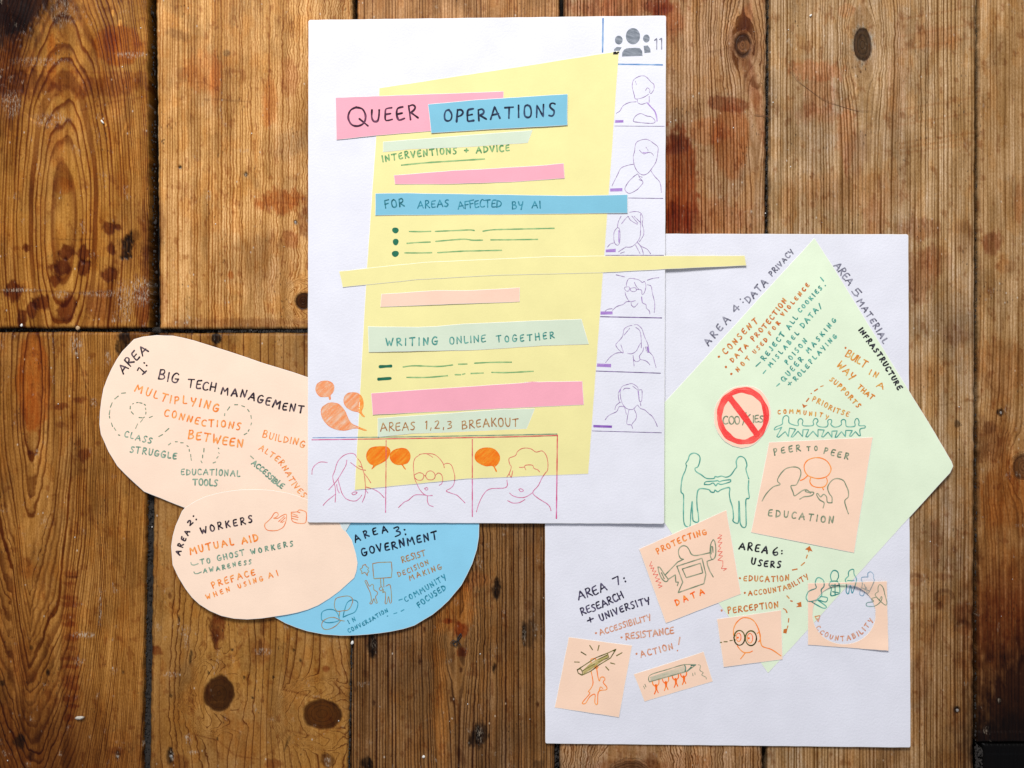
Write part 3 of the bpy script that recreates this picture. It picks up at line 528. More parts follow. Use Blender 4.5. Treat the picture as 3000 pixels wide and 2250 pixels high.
def inpoly(p, poly):
    x, y = p; c = False; j = len(poly) - 1
    for i in range(len(poly)):
        xi, yi = poly[i]; xj, yj = poly[j]
        if (yi > y) != (yj > y) and x < (xj - xi) * (y - yi) / (yj - yi) + xi: c = not c
        j = i
    return c
def resample(poly, step):
    out = []
    for i in range(len(poly)):
        a, b = poly[i], poly[(i + 1) % len(poly)]; n = max(1, int(math.hypot(b[0] - a[0], b[1] - a[1]) / step))
        for k in range(n): out.append((a[0] + (b[0] - a[0]) * k / n, a[1] + (b[1] - a[1]) * k / n))
    return out
def area2(poly): return sum(poly[i][0] * poly[(i + 1) % len(poly)][1] - poly[(i + 1) % len(poly)][0] * poly[i][1] for i in range(len(poly)))
PAPERS = {}
class Paper:
    def __init__(s, key, name, poly, zb, th, mat, col, label, cat, group=None, lift=None, hole=None, inset=.9, step=22, wob=.35, g=24):
        poly = resample(poly, step)
        if area2(poly) < 0: poly = poly[::-1]
        r = random.Random(key)
        poly = [(x + r.uniform(-wob, wob), y + r.uniform(-wob, wob)) for x, y in poly]
        s.poly, s.hole, s.zb, s.top, s.col = poly, None, zb, zb + th, col
        s.bb = (min(p[0] for p in poly), min(p[1] for p in poly), max(p[0] for p in poly), max(p[1] for p in poly))
        s.lift = lift or (lambda x, y: 0.0); s.key = key
        loops = [poly]
        if hole: s.hole = resample(hole, 10); s.hole = s.hole if area2(s.hole) < 0 else s.hole[::-1]; loops.append(s.hole)
        vin = []; edges = []
        insets = []
        for L in loops:
            i0 = len(vin); n = len(L)
            for i in range(n):
                a, b, c = L[i - 1], L[i], L[(i + 1) % n]
                tx, ty = c[0] - a[0], c[1] - a[1]; l = math.hypot(tx, ty) + 1e-9
                vin.append((b[0] - ty / l * inset, b[1] + tx / l * inset)); edges.append((i0 + i, i0 + (i + 1) % n)); insets.append(b)
        nb = len(vin)
        x0, y0, x1, y1 = s.bb
        ip = [(x, y) for x in np.arange(x0 + g / 2, x1, g) for y in np.arange(y0 + g / 2, y1, g)]
        def clear(p):
            if not inpoly(p, poly) or (s.hole and inpoly(p, s.hole)): return False
            return all((p[0] - q[0]) ** 2 + (p[1] - q[1]) ** 2 > (g * .38) ** 2 for q in vin[:nb])
        ip = [(float(a) + r.uniform(-3, 3), float(b) + r.uniform(-3, 3)) for a, b in ip]
        ip = [p for p in ip if clear(p)]
        res = geometry.delaunay_2d_cdt([Vector(p) for p in vin + ip], edges, [], 1, 1e-6)
        V2, F2, ov = res[0], res[2], res[3]
        if s.hole: F2 = [f for f in F2 if not inpoly((sum(V2[q][0] for q in f) / len(f), sum(V2[q][1] for q in f) / len(f)), s.hole)]
        src = {}
        for ni, ol in enumerate(ov):
            for o_ in ol: src[o_] = ni
        cx, cy = (x0 + x1) / 2, (y0 + y1) / 2
        s.c0 = PX(cx, cy, zb)
        co = []
        def put(x, y, z):
            q = PX(x, y, z); co.append((q[0] - s.c0[0], q[1] - s.c0[1], q[2] - s.c0[2]))
        for v in V2: put(v[0], v[1], s.top + s.lift(v[0], v[1]))
        tb = len(co)
        for bi in range(nb): v = V2[src[bi]]; put(v[0], v[1], s.top + s.lift(v[0], v[1]))
        nT = len(co)
        for (x, y) in insets: put(x, y, s.top - min(.00012, th * .5) + s.lift(x, y))
        for (x, y) in insets: put(x, y, zb + s.lift(x, y))
        fa = []
        for f in F2:
            f = list(f); ar = sum(V2[f[i]][0] * V2[f[(i + 1) % len(f)]][1] - V2[f[(i + 1) % len(f)]][0] * V2[f[i]][1] for i in range(len(f)))
            fa.append(f if ar < 0 else f[::-1])      # photo y runs down
        i0 = 0
        for L in loops:
            n = len(L)
            for i in range(n):
                j = (i + 1) % n; a, b = tb + i0 + i, tb + i0 + j; c, d = nT + i0 + i, nT + i0 + j; e, f = nT + nb + i0 + i, nT + nb + i0 + j
                fa.append((a, b, d, c)); fa.append((c, d, f, e))
            i0 += n
        # underside
        k0 = len(co)
        und = {}
        for bi in range(nb): und[src[bi]] = nT + nb + bi
        for vi, v in enumerate(V2):
            if vi not in und: und[vi] = len(co); put(v[0], v[1], zb + s.lift(v[0], v[1]))
        for f in fa[:len(F2)]: fa.append(tuple(und[q] for q in reversed(f)))
        me = mesh_from(name, co, [tuple(f) for f in fa], mat)
        s.o = bpy.data.objects.new(name, me); C.objects.link(s.o); s.o.location = s.c0
        me.polygons.foreach_set('use_smooth', [i < len(F2) for i in range(len(me.polygons))])
        me.materials.append(M_EDGE); nF = len(F2); me.polygons.foreach_set('material_index', [1 if nF <= i < len(me.polygons) - nF else 0 for i in range(len(me.polygons))])
        tag(s.o, label, cat, group)
        PAPERS[key] = s
    def has(s, p):
        x0, y0, x1, y1 = s.bb
        return x0 <= p[0] <= x1 and y0 <= p[1] <= y1 and inpoly(p, s.poly) and not (s.hole and inpoly(p, s.hole))

def edge_lift(amp, sx=300, ph=0.0, x0=0, y0=0):
    return lambda x, y: amp * (.5 + .5 * math.sin((x - x0) / sx * 2 * math.pi + ph))
def gl(cx, cy, rx, ry, a): return lambda x, y: a * math.exp(-((x - cx) / rx) ** 2 - ((y - cy) / ry) ** 2)
def addl(*fs): return lambda x, y: sum(f(x, y) for f in fs)
def roundc(poly, r=5):
    out = []
    for i in range(len(poly)):
        a, b, c = poly[i - 1], poly[i], poly[(i + 1) % len(poly)]
        for q, (u, v) in enumerate(((a, .0), (c, .0))):
            l = math.hypot(u[0] - b[0], u[1] - b[1]); out.append((b[0] + (u[0] - b[0]) * r / l, b[1] + (u[1] - b[1]) * r / l))
            if q == 0: out.append(tuple(b[d] + ((a[d] - b[d]) * r / math.hypot(a[0]-b[0], a[1]-b[1]) + (c[d] - b[d]) * r / math.hypot(c[0]-b[0], c[1]-b[1])) * .28 for d in (0, 1)))
    return out

STRIPS = 'paper strips laid across the yellow sheet'; CARDS = 'peach picture cards on the right-hand board'; OVALS = 'rounded paper shapes naming areas one to three'
Paper('R', 'drawing_board', roundc([(1596,684),(2660.9,686.4),(2667.6,2190),(1597.6,2178)]), .0003, .0009, M_WHITE, WHITE,
      'white rectangular card board lying on the floor under the large pale green diamond', 'board', 'white card boards', lift=addl(gl(2667, 2190, 200, 130, .0016), gl(1598, 2178, 120, 90, .0006)))
Paper('G', 'paper_shape', W('2060,1055 2223,874 2386,696.8 2437,775 2660,1140 2728,1250 2788,1352 2792.4,1365.7 2783,1386 2660,1520.5 2624,1560 2366,1846 2249.9,1972.3 2228,1941 2133,1804 2104,1766 1968.5,1564 1947,1533 1900,1460 1870,1262'),
      .00128, .00014, M_LIME, LIME, 'large pale green diamond of paper on the right-hand white board', 'paper', lift=addl(gl(2800, 1366, 110, 160, .0022), gl(2040,1640,120,160,.0002)))
Paper('B3', 'paper_shape', smooth(ZL('2065,125 2060,300 2035,450 1980,620 1850,880 1700,1060 1500,1235 1290,1360 1000,1435 600,1480 400,1485 200,1470 0,1430 -260,1335 -390,1262'), 30) + W('830,1650 965,1500 1404,1450'),
      .0016, .00014, M_BLUE, BLUE, 'blue rounded paper headed AREA 3: GOVERNMENT below the tall white board', 'paper', OVALS, lift=addl(gl(1100,1870,260,80,.0008), gl(1380,1700,120,160,.0008)))
Paper('A1', 'paper_shape', smooth(ZI('490,1659 380,1560 220,1400 130,1250 55,1080 40,980 45,850 80,620 160,420 270,240 388,118'), 30)[:-1] + smooth(ZI('388,118 480,92 620,76 780,82 1000,130 1250,210 1500,290 1700,360 2000,450 2160,505'), 30) + W('1000,1150 1010,1400 930,1500 700,1520 541,1488'),
      .0013, .00014, M_PEACH, PEACH, 'peach rounded paper headed AREA 1: BIG TECH MANAGEMENT left of the tall white board', 'paper', OVALS, lift=addl(gl(350, 1330, 120, 160, .0011), gl(480,1010,160,80,.0003), gl(860,1300,70,14,.00035), gl(820,1345,60,12,.0003)))
Paper('A2', 'paper_shape', smooth(ZJ('225,915 340,840 450,790 620,745 850,715 1000,712 1160,722 1350,755 1450,785 1548,822'), 30) + W('960,1500 995,1533') + smooth(ZK('1965,355 2030,450 2075,600 2092,700 2080,790 2055,860 1900,1000 1670,1155 1440,1235 1200,1275 900,1308 620,1268 385,1145 235,980 95,720 80,520 125,300 195,140'), 30),
      .0021, .00014, M_PEACH, PEACH, 'peach oval paper headed AREA 2: WORKERS overlapping the blue paper', 'paper', OVALS, lift=addl(gl(560, 1760, 120, 90, .0007), gl(740, 1830, 220, 70, .0012), gl(930,1650,110,8,.0003), gl(950,1700,90,9,.00025)))
mtape = paper_mat("masking_tape", (.62, .70, .70), 1.0)
Paper('T', 'tape', ZL('385,100 540,90 520,135 460,236 440,226 425,205 412,200 404,170 396,150'), .00226, .00006, mtape, (.6,.7,.7), 'torn bit of whitish tape between the AREA 2 oval and the blue paper', 'tape')
Paper('L', 'drawing_board', roundc([(903.9,58.5),(1951.4,45.7),(1945.6,1534.6),(901.2,1530.5)]), .0026, .0009, M_WHITE, WHITE,
      'tall white rectangular card board with the yellow sheet and portrait sketches', 'board', 'white card boards', lift=addl(gl(905, 1530, 140, 160, .0010), gl(1946, 1535, 130, 120, .0012), gl(904, 58, 120, 90, .0006)))
LT = .0036
Paper('Y', 'paper_sheet', W('1111.4,257.3 1470,203 1814,149 1813,162 1790.6,480 1724,1388.4 1368,1403 1038.7,1435.8 1074.6,785.5'), LT, .00014, M_YEL, YEL,
      'large slanting yellow sheet on the tall white board', 'paper', lift=addl(gl(1040, 1430, 90, 50, .0005), gl(1300,1400,200,30,.0003)))
SL = LT + .0003
Paper('P1', 'paper_strip', W('983,285.5 1474.9,267.4 1476,372 1261,384 1102,397.5 985.2,409.7'), SL, .00014, M_PINK, PINK, 'pink paper strip reading QUEER, partly under the blue OPERATIONS strip', 'paper strip', STRIPS, lift=edge_lift(.0002, 500))
Paper('B1', 'paper_strip', W('1253.8,305.3 1400,291.8 1662.6,275 1662.6,366.9 1400,381.3 1263.3,390'), SL + .00045, .00014, M_SBLUE, SBLUE, 'blue paper strip reading OPERATIONS, lying on the pink QUEER strip', 'paper strip', STRIPS, lift=edge_lift(.0003, 420, 3.2, 1263))
Paper('G1', 'paper_strip', ZC('450,130 1400,55 2065,5 2012,143 1300,190 750,210 450,243'), SL - .0001, .00012, M_MINT, MINT, 'thin blank pale green strip above the words INTERVENTIONS + ADVICE', 'paper strip', STRIPS)
Paper('P2', 'paper_strip', ZC('568,490 1200,440 1600,420 2212,380') + ZD('478,310 488,450 0,485') + ZC('1100,590 580,590'), SL, .00014, M_PINK, PINK, 'narrow blank pink strip just above the long blue strip', 'paper strip', STRIPS, lift=edge_lift(.0002, 300, 4))
Paper('B2', 'paper_strip', ZC('366,687 700,683 1300,692 2212,708') + ZD('560,610 1070,600 1070,772 0,785') + ZC('366,925'), SL, .00014, M_SBLUE, SBLUE, 'long blue strip reading FOR AREAS AFFECTED BY AI', 'paper strip', STRIPS, lift=edge_lift(.0003, 900, 1))
Paper('Y2', 'paper_strip', W('993.6,794.9 1073,785.5 1244,768 1600,751.6 1753,749.6 2182,748.7 2187,778 1947.8,788.9 1759.5,799.3 1500,805.6 1468,805.8 1224,819.3 1003.9,841.8'), SL, .00014, M_YEL, YEL,
      'long narrow yellow strip reaching from the tall board over onto the right-hand board', 'paper strip', STRIPS, lift=lambda x, y: (-.0017 * min(1, max(0, (x - 1965) / 200)) ** 1.6) + .0007 * math.exp(-((x - 2187) / 45) ** 2))
Paper('O1', 'paper_strip', ZE('505,300 1100,260 1450,260 1750,245 2000,228 2000,385 1400,405 900,425 497,442'), SL, .00014, paper_mat('paper_salmon', (.83,.57,.44), .5), (.83,.57,.44), 'blank peach strip on the yellow sheet', 'paper strip', STRIPS, lift=gl(1300, 890, 160, 30, .0004))
Paper('G2', 'paper_strip', ZE('360,650 900,655 1100,648 1400,620 2212,585') + ZF('1120,570 1198,842 700,858 0,905') + ZE('900,917 370,930'), SL, .00014, M_MINT, MINT, 'pale green strip reading WRITING ONLINE TOGETHER', 'paper strip', STRIPS, lift=gl(1180, 1025, 120, 30, .0006))
Paper('P3', 'paper_strip', ZE('395,1370 2212,1245') + ZF('500,1250 1130,1240 1145,1497 0,1550') + ZE('412,1605'), SL, .00014, M_PINK, PINK, 'widest blank pink strip, low on the yellow sheet', 'paper strip', STRIPS, lift=gl(1110, 1215, 90, 40, .0004))
Paper('G3', 'paper_strip', ZG('835,497 2212,400') + ZH('845,337 768,525 0,560') + ZG('1200,665 835,703'), SL - .0002, .00012, M_MINT, MINT, 'pale green strip reading AREAS 1,2,3 BREAKOUT', 'paper strip', STRIPS, lift=gl(1150, 1285, 120, 34, .0003), g=12, step=12)
CL = .00165
Paper('CK', 'paper_disc', smooth(ZO('830,188 980,190 1060,230 1140,330 1175,460 1160,590 1100,700 1030,790 940,845 860,860 760,835 680,790 600,690 562,600 565,430 620,320 720,225'), 14, True), CL, .00014, M_APRI, APRI, 'round peach paper with a red no-entry ring struck through COOKIES', 'paper disc', lift=gl(2110, 1300, 50, 40, .0003))
Paper('PE', 'picture_card', W('2253.2,1295.6 2556.9,1280.4 2502.5,1619.8 2200.1,1559.6'), CL, .00014, M_APRI, APRI, 'peach card reading PEER TO PEER EDUCATION', 'card', CARDS, lift=gl(2340,1600,140,50,.0002))
Paper('PD', 'picture_card', ZR('55,655 1187,150 1375,1240 400,1620'), CL, .00014, M_APRI, APRI, 'tilted peach card reading PROTECTING DATA', 'card', CARDS, lift=gl(1880, 1640, 30, 90, .0003))
Paper('PC', 'picture_card', ZS('147,935 843,838 858,1372 222,1455'), CL, .00014, M_APRI, APRI, 'peach card with a face in round glasses, under the word PERCEPTION', 'card', CARDS)
hole = [(1522 + 341 * math.cos(a), 882 + 324 * math.sin(a)) for a in np.linspace(0, 2 * math.pi, 56)[:-1]]
Paper('AC', 'picture_card', ZS('1132,548 1985,525 2003,1278 1132,1213'), CL, .00016, M_APRI, APRI, 'peach card with a big round hole, ACCOUNTABILITY written inside', 'card', CARDS, hole=ZS(hole), lift=addl(gl(2500, 1708, 75, 26, .0028), gl(2600,1908,60,30,.0012)), inset=.6, g=9, step=10)
Paper('PN', 'picture_card', ZT('318,760 1003,852 862,1628 165,1523'), CL - .0003, .00014, M_APRI, APRI, 'peach card of a figure raising a big green pencil', 'card', CARDS, lift=gl(1740, 2090, 120, 30, .0004))
Paper('PP', 'picture_card', ZT('1020,1162 1775,918 1875,1240 1135,1458'), CL - .0003, .00014, M_APRI, APRI, 'small slanting peach card of four orange people carrying a pencil', 'card', CARDS)

# ================================================================= INK
t = NT("marker_ink")
ca = t.n('ShaderNodeAttribute', attribute_name='ink').outputs['Color']; Pn = t.n('ShaderNodeNewGeometry').outputs['Position']
f = t.maprange(t.noise(t.mul(Pn, (1100, 1100, 0)), 1, 3, .7), .3, .7, .9, 1.08)
t.set('Base Color', t.mix(1.0, ca, t.comb(f, f, f), 'MULTIPLY')); t.set('Roughness', .7); t.set('Specular IOR Level', .2)
t.set('Normal', t.bump(t.noise(t.mul(Pn, (520, 520, 0)), 1, 3, .65), .3, .0003))
M_INK = t.m
t = NT("crayon_wax"); ca = t.n('ShaderNodeAttribute', attribute_name='ink').outputs['Color']; Pn = t.n('ShaderNodeNewGeometry').outputs['Position']
f = t.maprange(t.noise(t.mul(Pn, (900, 900, 0)), 1, 4, .75), .35, .65, 0, 1)
t.set('Base Color', t.mix(f, t.mix(.10, ca, (.9, .7, .64)), ca)); t.set('Roughness', .6); M_WAX = t.m

# transmittance of each pen on white paper: what it lets through multiplies the paper under it
PEN = dict(black=(.020, .016, .034), navy=(.045, .035, .075), navyb=(.045, .025, .06), grey=(.24, .235, .28), teal=(.10, .38, .41), dteal=(.07, .27, .27), teal2=(.20, .45, .42), green=(.15, .42, .36), dgreen=(.03, .24, .28), sage=(.20, .38, .32),
           orange=(.92, .36, .08), orange2=(.80, .22, .06), brown=(.60, .22, .08), pale=(.88, .40, .22), vor=(1.0, .26, .02), purple=(.27, .13, .36), lilac=(.45, .24, .64), dpurple=(.13, .06, .22),
           mag=(.80, .11, .28), blue=(.15, .33, .60), lead=(.26, .29, .31), red=(.95, .03, .03), brb=(1.45, .31, .07), bub=(1.1, .37, .13), olive=(.09, .13, .03), brownb=(.9, .28, .10), tealb=(.22, .55, .62), lblue=(.42, .58, .68), redp=(.85, .16, .15))
ZSTEP = 1e-6
CNT = [0]
DRAPE = {'L': ('L', 'Y', 'G3', 'P3'), 'Y': ('Y',), 'R': ('R', 'G'), 'G': ('R', 'G'), 'AC': ('R', 'G', 'AC')}
class Ink:
    """one drawn or written part: all its strokes in one mesh, following the paper it lies on"""
    def __init__(s, owner, pen, name='drawing', label=None, mat=None, drape=None, dmul=1.0):
        s.p = PAPERS[owner]; s.T = PEN[pen]; s.co = []; s.fa = []; s.cl = []; s.name = name; s.label = label; s.n = 0; s.mat = mat or M_INK
        s.set_ = [PAPERS[k] for k in (drape or DRAPE.get(owner, (owner,)))]; s.dm = dmul
        CNT[0] += 1; s.r = random.Random(CNT[0] * 7 + 1)
    def surf(s, p):
        for q in reversed(s.set_):
            if q.has(p): return q
        return s.p if s.p in s.set_ else s.set_[0]
    def vert(s, x, y, dz, d, q=None):
        q = q or s.surf((x, y)); z = q.top + q.lift(x, y) + .00005 + dz
        P = PX(x, y, z); c = s.p.c0; s.co.append((P[0] - c[0], P[1] - c[1], P[2] - c[2]))
        s.cl.append(tuple(max(.002, q.col[i] * s.T[i] ** (d * s.dm)) for i in range(3)) + (1,)); return len(s.co) - 1
    def stroke(s, pts, w, sm=True, closed=False, jit=.12, ends=1.5, mid=.8, step=None):
        step = step or max(1.6, min(5, w * .8))
        if sm: P = smooth(pts, step, closed)
        else:
            P = []
            for a, b in zip(pts[:-1], pts[1:]):
                seg = smooth([a, b], step); P += seg[:-1]
            P.append(pts[-1])
        if closed: P = P + [P[0]]
        n = len(P)
        if n < 2: return
        # round ends
        def ext(a, b, r):
            l = math.hypot(a[0] - b[0], a[1] - b[1]) + 1e-9; u = ((a[0] - b[0]) / l, (a[1] - b[1]) / l)
            return [((a[0] + u[0] * r * k, a[1] + u[1] * r * k), wv) for k, wv in ((.95, .12), (.75, .62), (.4, .9))]
        r = w / 2
        body = [(p, 1.0) for p in P]
        if not closed: body = ext(P[0], P[1], r) + body + ext(P[-1], P[-2], r)[::-1]
        m = len(body); base = (s.n % 14) * 9e-6; s.n += 1
        ph = s.r.uniform(0, 9); prev = None; seedy = s.r.uniform(0, 90)
        for i, (p, wv) in enumerate(body):
            a = body[max(i - 1, 0)][0]; b = body[min(i + 1, m - 1)][0]
            dx, dy = b[0] - a[0], b[1] - a[1]; l = math.hypot(dx, dy) + 1e-9; nx_, ny_ = -dy / l, dx / l
            e = min(i, m - 1 - i) * step
            ww = r * wv * (1 + jit * math.sin(i * .37 + ph) + jit * .6 * math.sin(i * .93 + ph * 2))
            d = (mid + (ends - mid) * math.exp(-e / (w * 1.4))) * (1 + .28 * math.sin(i * .23 + seedy) + .12 * math.sin(i * .71 + seedy * 3))
            q = s.surf(p); dz = base + i * ZSTEP * .6
            va = s.vert(p[0] + nx_ * ww, p[1] + ny_ * ww, dz, d, q); vb = s.vert(p[0] - nx_ * ww, p[1] - ny_ * ww, dz, d, q)
            if prev: s.fa.append((prev[1], vb, va, prev[0]))
            prev = (va, vb)
    def s_(s, zone, text, w, **k):
        """several strokes written 'x,y x,y; x,y x,y'; a leading ! keeps corners sharp, a leading @ closes"""
        for part in text.split(';'):
            part = part.strip(); kk = dict(k)
            if part.startswith('!'): kk['sm'] = False; part = part[1:]
            if part.startswith('@'): kk['closed'] = True; part = part[1:]
            s.stroke(zone(part), w, **kk)
        return s
    def dot(s, c, r, d=1.15):
        base = (s.n % 14) * 9e-6; s.n += 1; q = s.surf(c); i0 = s.vert(c[0], c[1], base, d, q); n = 14; a0 = s.r.uniform(0, 6)
        for j in range(n):
            a = 2 * math.pi * j / n; rr_ = r * (1 + .07 * math.sin(2 * a + a0) + .05 * math.sin(3 * a)); s.vert(c[0] + rr_ * math.cos(a), c[1] - rr_ * math.sin(a), base, d * s.r.uniform(.85, 1.15), q)
        for j in range(n): s.fa.append((i0, i0 + 1 + j, i0 + 1 + (j + 1) % n))
        return s
    def fill(s, poly, d0=.8, d1=1.2, ang=0.9, step=3.4):
        """a shaded-in area with the streaks of the pen running across it"""
        poly = resample(poly, step * 1.3)
        if area2(poly) < 0: poly = poly[::-1]
        xs = [p[0] for p in poly]; ys = [p[1] for p in poly]
        ip = [(float(x) + s.r.uniform(-.8, .8), float(y) + s.r.uniform(-.8, .8)) for x in np.arange(min(xs), max(xs), step) for y in np.arange(min(ys), max(ys), step)]
        ip = [p for p in ip if inpoly(p, poly) and min((p[0] - q[0]) ** 2 + (p[1] - q[1]) ** 2 for q in poly) > 3]
        n = len(poly); res = geometry.delaunay_2d_cdt([Vector(p) for p in poly + ip], [(i, (i + 1) % n) for i in range(n)], [], 1, 1e-6)
        ca_, sa_ = math.cos(ang), math.sin(ang); base = (s.n % 14) * 9e-6; s.n += 1; off = len(s.co)
        for v in res[0]:
            u, v2 = v[0] * ca_ + v[1] * sa_, -v[0] * sa_ + v[1] * ca_
            k = float(vnoise(np.array([v2 / 2.2]), np.array([u / 26.]), 3)[0]) * .65 + float(fbm(np.array([v[0] / 12.]), np.array([v[1] / 12.]), 5)[0]) * .35
            s.vert(v[0], v[1], base, d0 + (d1 - d0) * k)
        for f in res[2]:
            f = list(f); V = res[0]; ar = sum(V[f[i]][0] * V[f[(i + 1) % len(f)]][1] - V[f[(i + 1) % len(f)]][0] * V[f[i]][1] for i in range(len(f)))
            s.fa.append(tuple(off + q for q in (f if ar < 0 else f[::-1])))
        return s
    def done(s):
        if not s.co: return
        me = mesh_from(s.name, s.co, s.fa, s.mat)
        a = me.attributes.new('ink', 'FLOAT_COLOR', 'POINT'); a.data.foreach_set('color', np.array(s.cl, np.float32).ravel())
        o = bpy.data.objects.new(s.name, me); C.objects.link(o); o.parent = s.p.o
        if s.label: o['label'] = s.label
        return o

# single-stroke capitals in the hand of the writer; ~ marks a curve; height runs 0 (top) to 1 (foot)
FONT = {}
for ln in """A .8|0,1 .42,0 .8,.98|.17,.66 .70,.60
B .62|.06,.02 .03,1|~.06,.03 .40,-.02 .52,.2 .38,.4 .1,.48 .45,.5 .62,.72 .45,.94 .03,1
C .60|~.6,.1 .4,0 .15,.15 .03,.5 .1,.85 .32,1 .62,.9
D .66|.08,.02 .05,1|~.08,.03 .45,.12 .66,.45 .5,.82 .05,1
E .56|~.56,.0 .3,.03 .1,.12 .03,.5 .06,.9 .2,.98 .56,.92|.06,.5 .46,.45
F .56|.58,.0 .06,.05 .05,1|.06,.5 .46,.45
G .70|~.60,.1 .40,0 .15,.15 .03,.5 .1,.88 .35,1 .6,.9 .68,.6|.38,.60 .72,.56
H .64|.05,0 .03,1|.62,0 .62,1|.05,.52 .62,.48
I .08|.04,0 .05,1
J .46|~.42,0 .42,.7 .3,.98 .03,.9
K .60|.06,0 .05,1|.56,.02 .08,.58|.22,.46 .62,1
L .50|~.06,0 .04,.6 .08,.92 .25,.98 .52,.92
M .92|.02,1 .14,.02 .44,.58 .80,.02 .90,1
N .68|.05,1 .08,.02 .60,.96 .66,.0
O .62|~.36,.0 .14,.1 .03,.45 .10,.85 .32,1 .55,.85 .62,.45 .50,.1 .30,.02
P .54|.08,.0 .04,1|~.08,.03 .38,-.02 .54,.2 .42,.44 .08,.56
Q .86|~.40,.0 .14,.12 .02,.5 .14,.88 .42,1 .70,.86 .82,.5 .70,.12 .42,.01 .34,.03|.52,.60 .90,1
R .62|.08,.0 .04,1|~.08,.03 .38,-.02 .54,.18 .42,.40 .10,.52|.16,.52 .64,.96
S .52|~.54,.06 .38,0 .16,.08 .1,.28 .28,.46 .46,.64 .42,.88 .22,1 .02,.96
T .72|0,.06 .72,.0|.38,.03 .34,1
U .60|~.04,0 .04,.6 .14,.92 .32,1 .50,.88 .58,.5 .60,0
V .64|.0,.0 .32,1 .64,.0
W .92|.0,.0 .2,1 .44,.34 .68,1 .92,.0
X .6|.0,.05 .6,.95|.58,.0 .02,1
Y .62|~.0,.0 .12,.42 .34,.5 .58,.30|.62,.0 .46,.55 .30,1.12
1 .14|.0,.16 .14,.0 .12,1
2 .58|~.04,.16 .3,0 .48,.2 .3,.6 .02,.96|.02,.96 .60,.94
3 .52|~.04,.08 .36,.0 .46,.2 .18,.44 .48,.56 .48,.84 .04,1
4 .58|.42,1.0 .42,.0 .02,.64 .60,.62
5 .52|.54,.0 .12,.04 .10,.42|~.10,.42 .44,.44 .50,.75 .34,.98 .02,.96
6 .54|~.44,.0 .14,.34 .04,.72 .24,1 .52,.86 .46,.58 .1,.66
7 .52|.0,.05 .52,.02 .30,1
+ .56|.0,.52 .56,.48|.30,.2 .26,.8
- .42|.0,.52 .40,.50
: .05|.02,.26 .03,.28|.03,.84 .04,.86
, .1|.10,.86 .02,1.16
! .06|.06,-.1 .03,.66|.03,.95 .04,.97""".split('\n'):
    hd, *st = ln.split('|'); ch, wd = hd.split()
    FONT[ch] = (float(wd), [(q[0] == '~', [tuple(float(v) for v in c.split(',')) for c in q.lstrip('~').split()]) for q in st])

def text(owner, zone, string, base, h, pen, w, label=True, slant=0.0, dm=1.0, **k):
    base = zone(base); h = h * zone.k
    ink = Ink(owner, pen, 'lettering', f'handwritten {string}' if label else None, dmul=dm, **k); r = ink.r
    seg = [math.hypot(b[0] - a[0], b[1] - a[1]) for a, b in zip(base[:-1], base[1:])]; L = sum(seg)
    def at(d):
        for i, l in enumerate(seg):
            if d <= l or i == len(seg) - 1:
                a, b = base[i], base[i + 1]; q = d / l
                # blend the direction near the joints so that lines bend
                ang = math.atan2(b[1] - a[1], b[0] - a[0])
                if i + 1 < len(seg) and q > .5: c = base[i + 2]; a2 = math.atan2(c[1] - b[1], c[0] - b[0]); ang += (a2 - ang) * (q - .5) * .9
                elif i > 0 and q < .5: c = base[i - 1]; a2 = math.atan2(a[1] - c[1], a[0] - c[0]); ang += (a2 - ang) * (.5 - q) * .9
                return (a[0] + (b[0] - a[0]) * q, a[1] + (b[1] - a[1]) * q), ang
            d -= l
    wid = [(.55 if c == ' ' else FONT[c][0]) * h for c in string]; nn = len(string)
    gap = (L - sum(wid)) / max(1, nn - 1); sx = 1.0
    if gap < .10 * h and nn > 1: sx = (L - .10 * h * (nn - 1)) / sum(wid); gap = .10 * h
    if nn == 1: sx = L / wid[0]
    d = 0
    for c, wv in zip(string, wid):
        wv *= sx
        if c != ' ':
            (ox, oy), ang = at(d + wv / 2); ang += r.uniform(-.05, .05); s1 = r.uniform(.92, 1.07); oy += r.uniform(-.04, .04) * h
            ux, uy = math.cos(ang), math.sin(ang)
            for curve, pts in FONT[c][1]:
                P = []
                for (px, py) in pts:
                    lx = (px - FONT[c][0] / 2) * h * sx + r.uniform(-.022, .022) * h + slant * (1 - py) * h; ly = (py - 1) * h * s1 + r.uniform(-.022, .022) * h
                    P.append((ox + lx * ux - ly * uy, oy + lx * uy + ly * ux))
                ink.stroke(P, w * r.uniform(.92, 1.1), sm=curve, step=max(1.3, w * .45))
        d += wv + gap
    return ink.done()
def draw(owner, zone, txt, pen, w, name='drawing', label=None, mat=None, drape=None, dm=1.0, **k):
    return Ink(owner, pen, name, label, mat, drape, dm).s_(zone, txt, w, **k).done()

# ---------------- tall board: title and lines
text('P1', ZA, 'Q', [(520,1262),(722,1256)], 192, 'navyb', 5.2); text('P1', ZA, 'UEER', [(768,1203),(990,1195),(1270,1162)], 140, 'navyb', 5.4)
text('B1', ZB, 'OPERATIONS', [(-367,1200),(-100,1205),(120,1180),(450,1160),(835,1142)], 128, 'navy', 5.4)
text('Y', ZC, 'INTERVENTIONS + ADVICE', [(448,345),(700,306),(1100,265),(1500,248),(1815,228)], 66, 'green', 4.0)
draw('Y', ZC, '650,383 900,358 1200,338 1545,316', 'green', 4.2, 'underline', dm=.8)
text('B2', ZC, 'FOR', [(475,850),(680,826)], 84, 'dteal', 3.8); text('B2', ZC, 'AREAS', [(825,848),(1155,830)], 76, 'teal', 3.4); text('B2', ZC, 'AFFECTED', [(1262,858),(1500,838),(1728,836)], 78, 'teal', 3.2); text('B2', ZC, 'BY AI', [(1845,857),(2150,845)], 76, 'teal', 3.4)
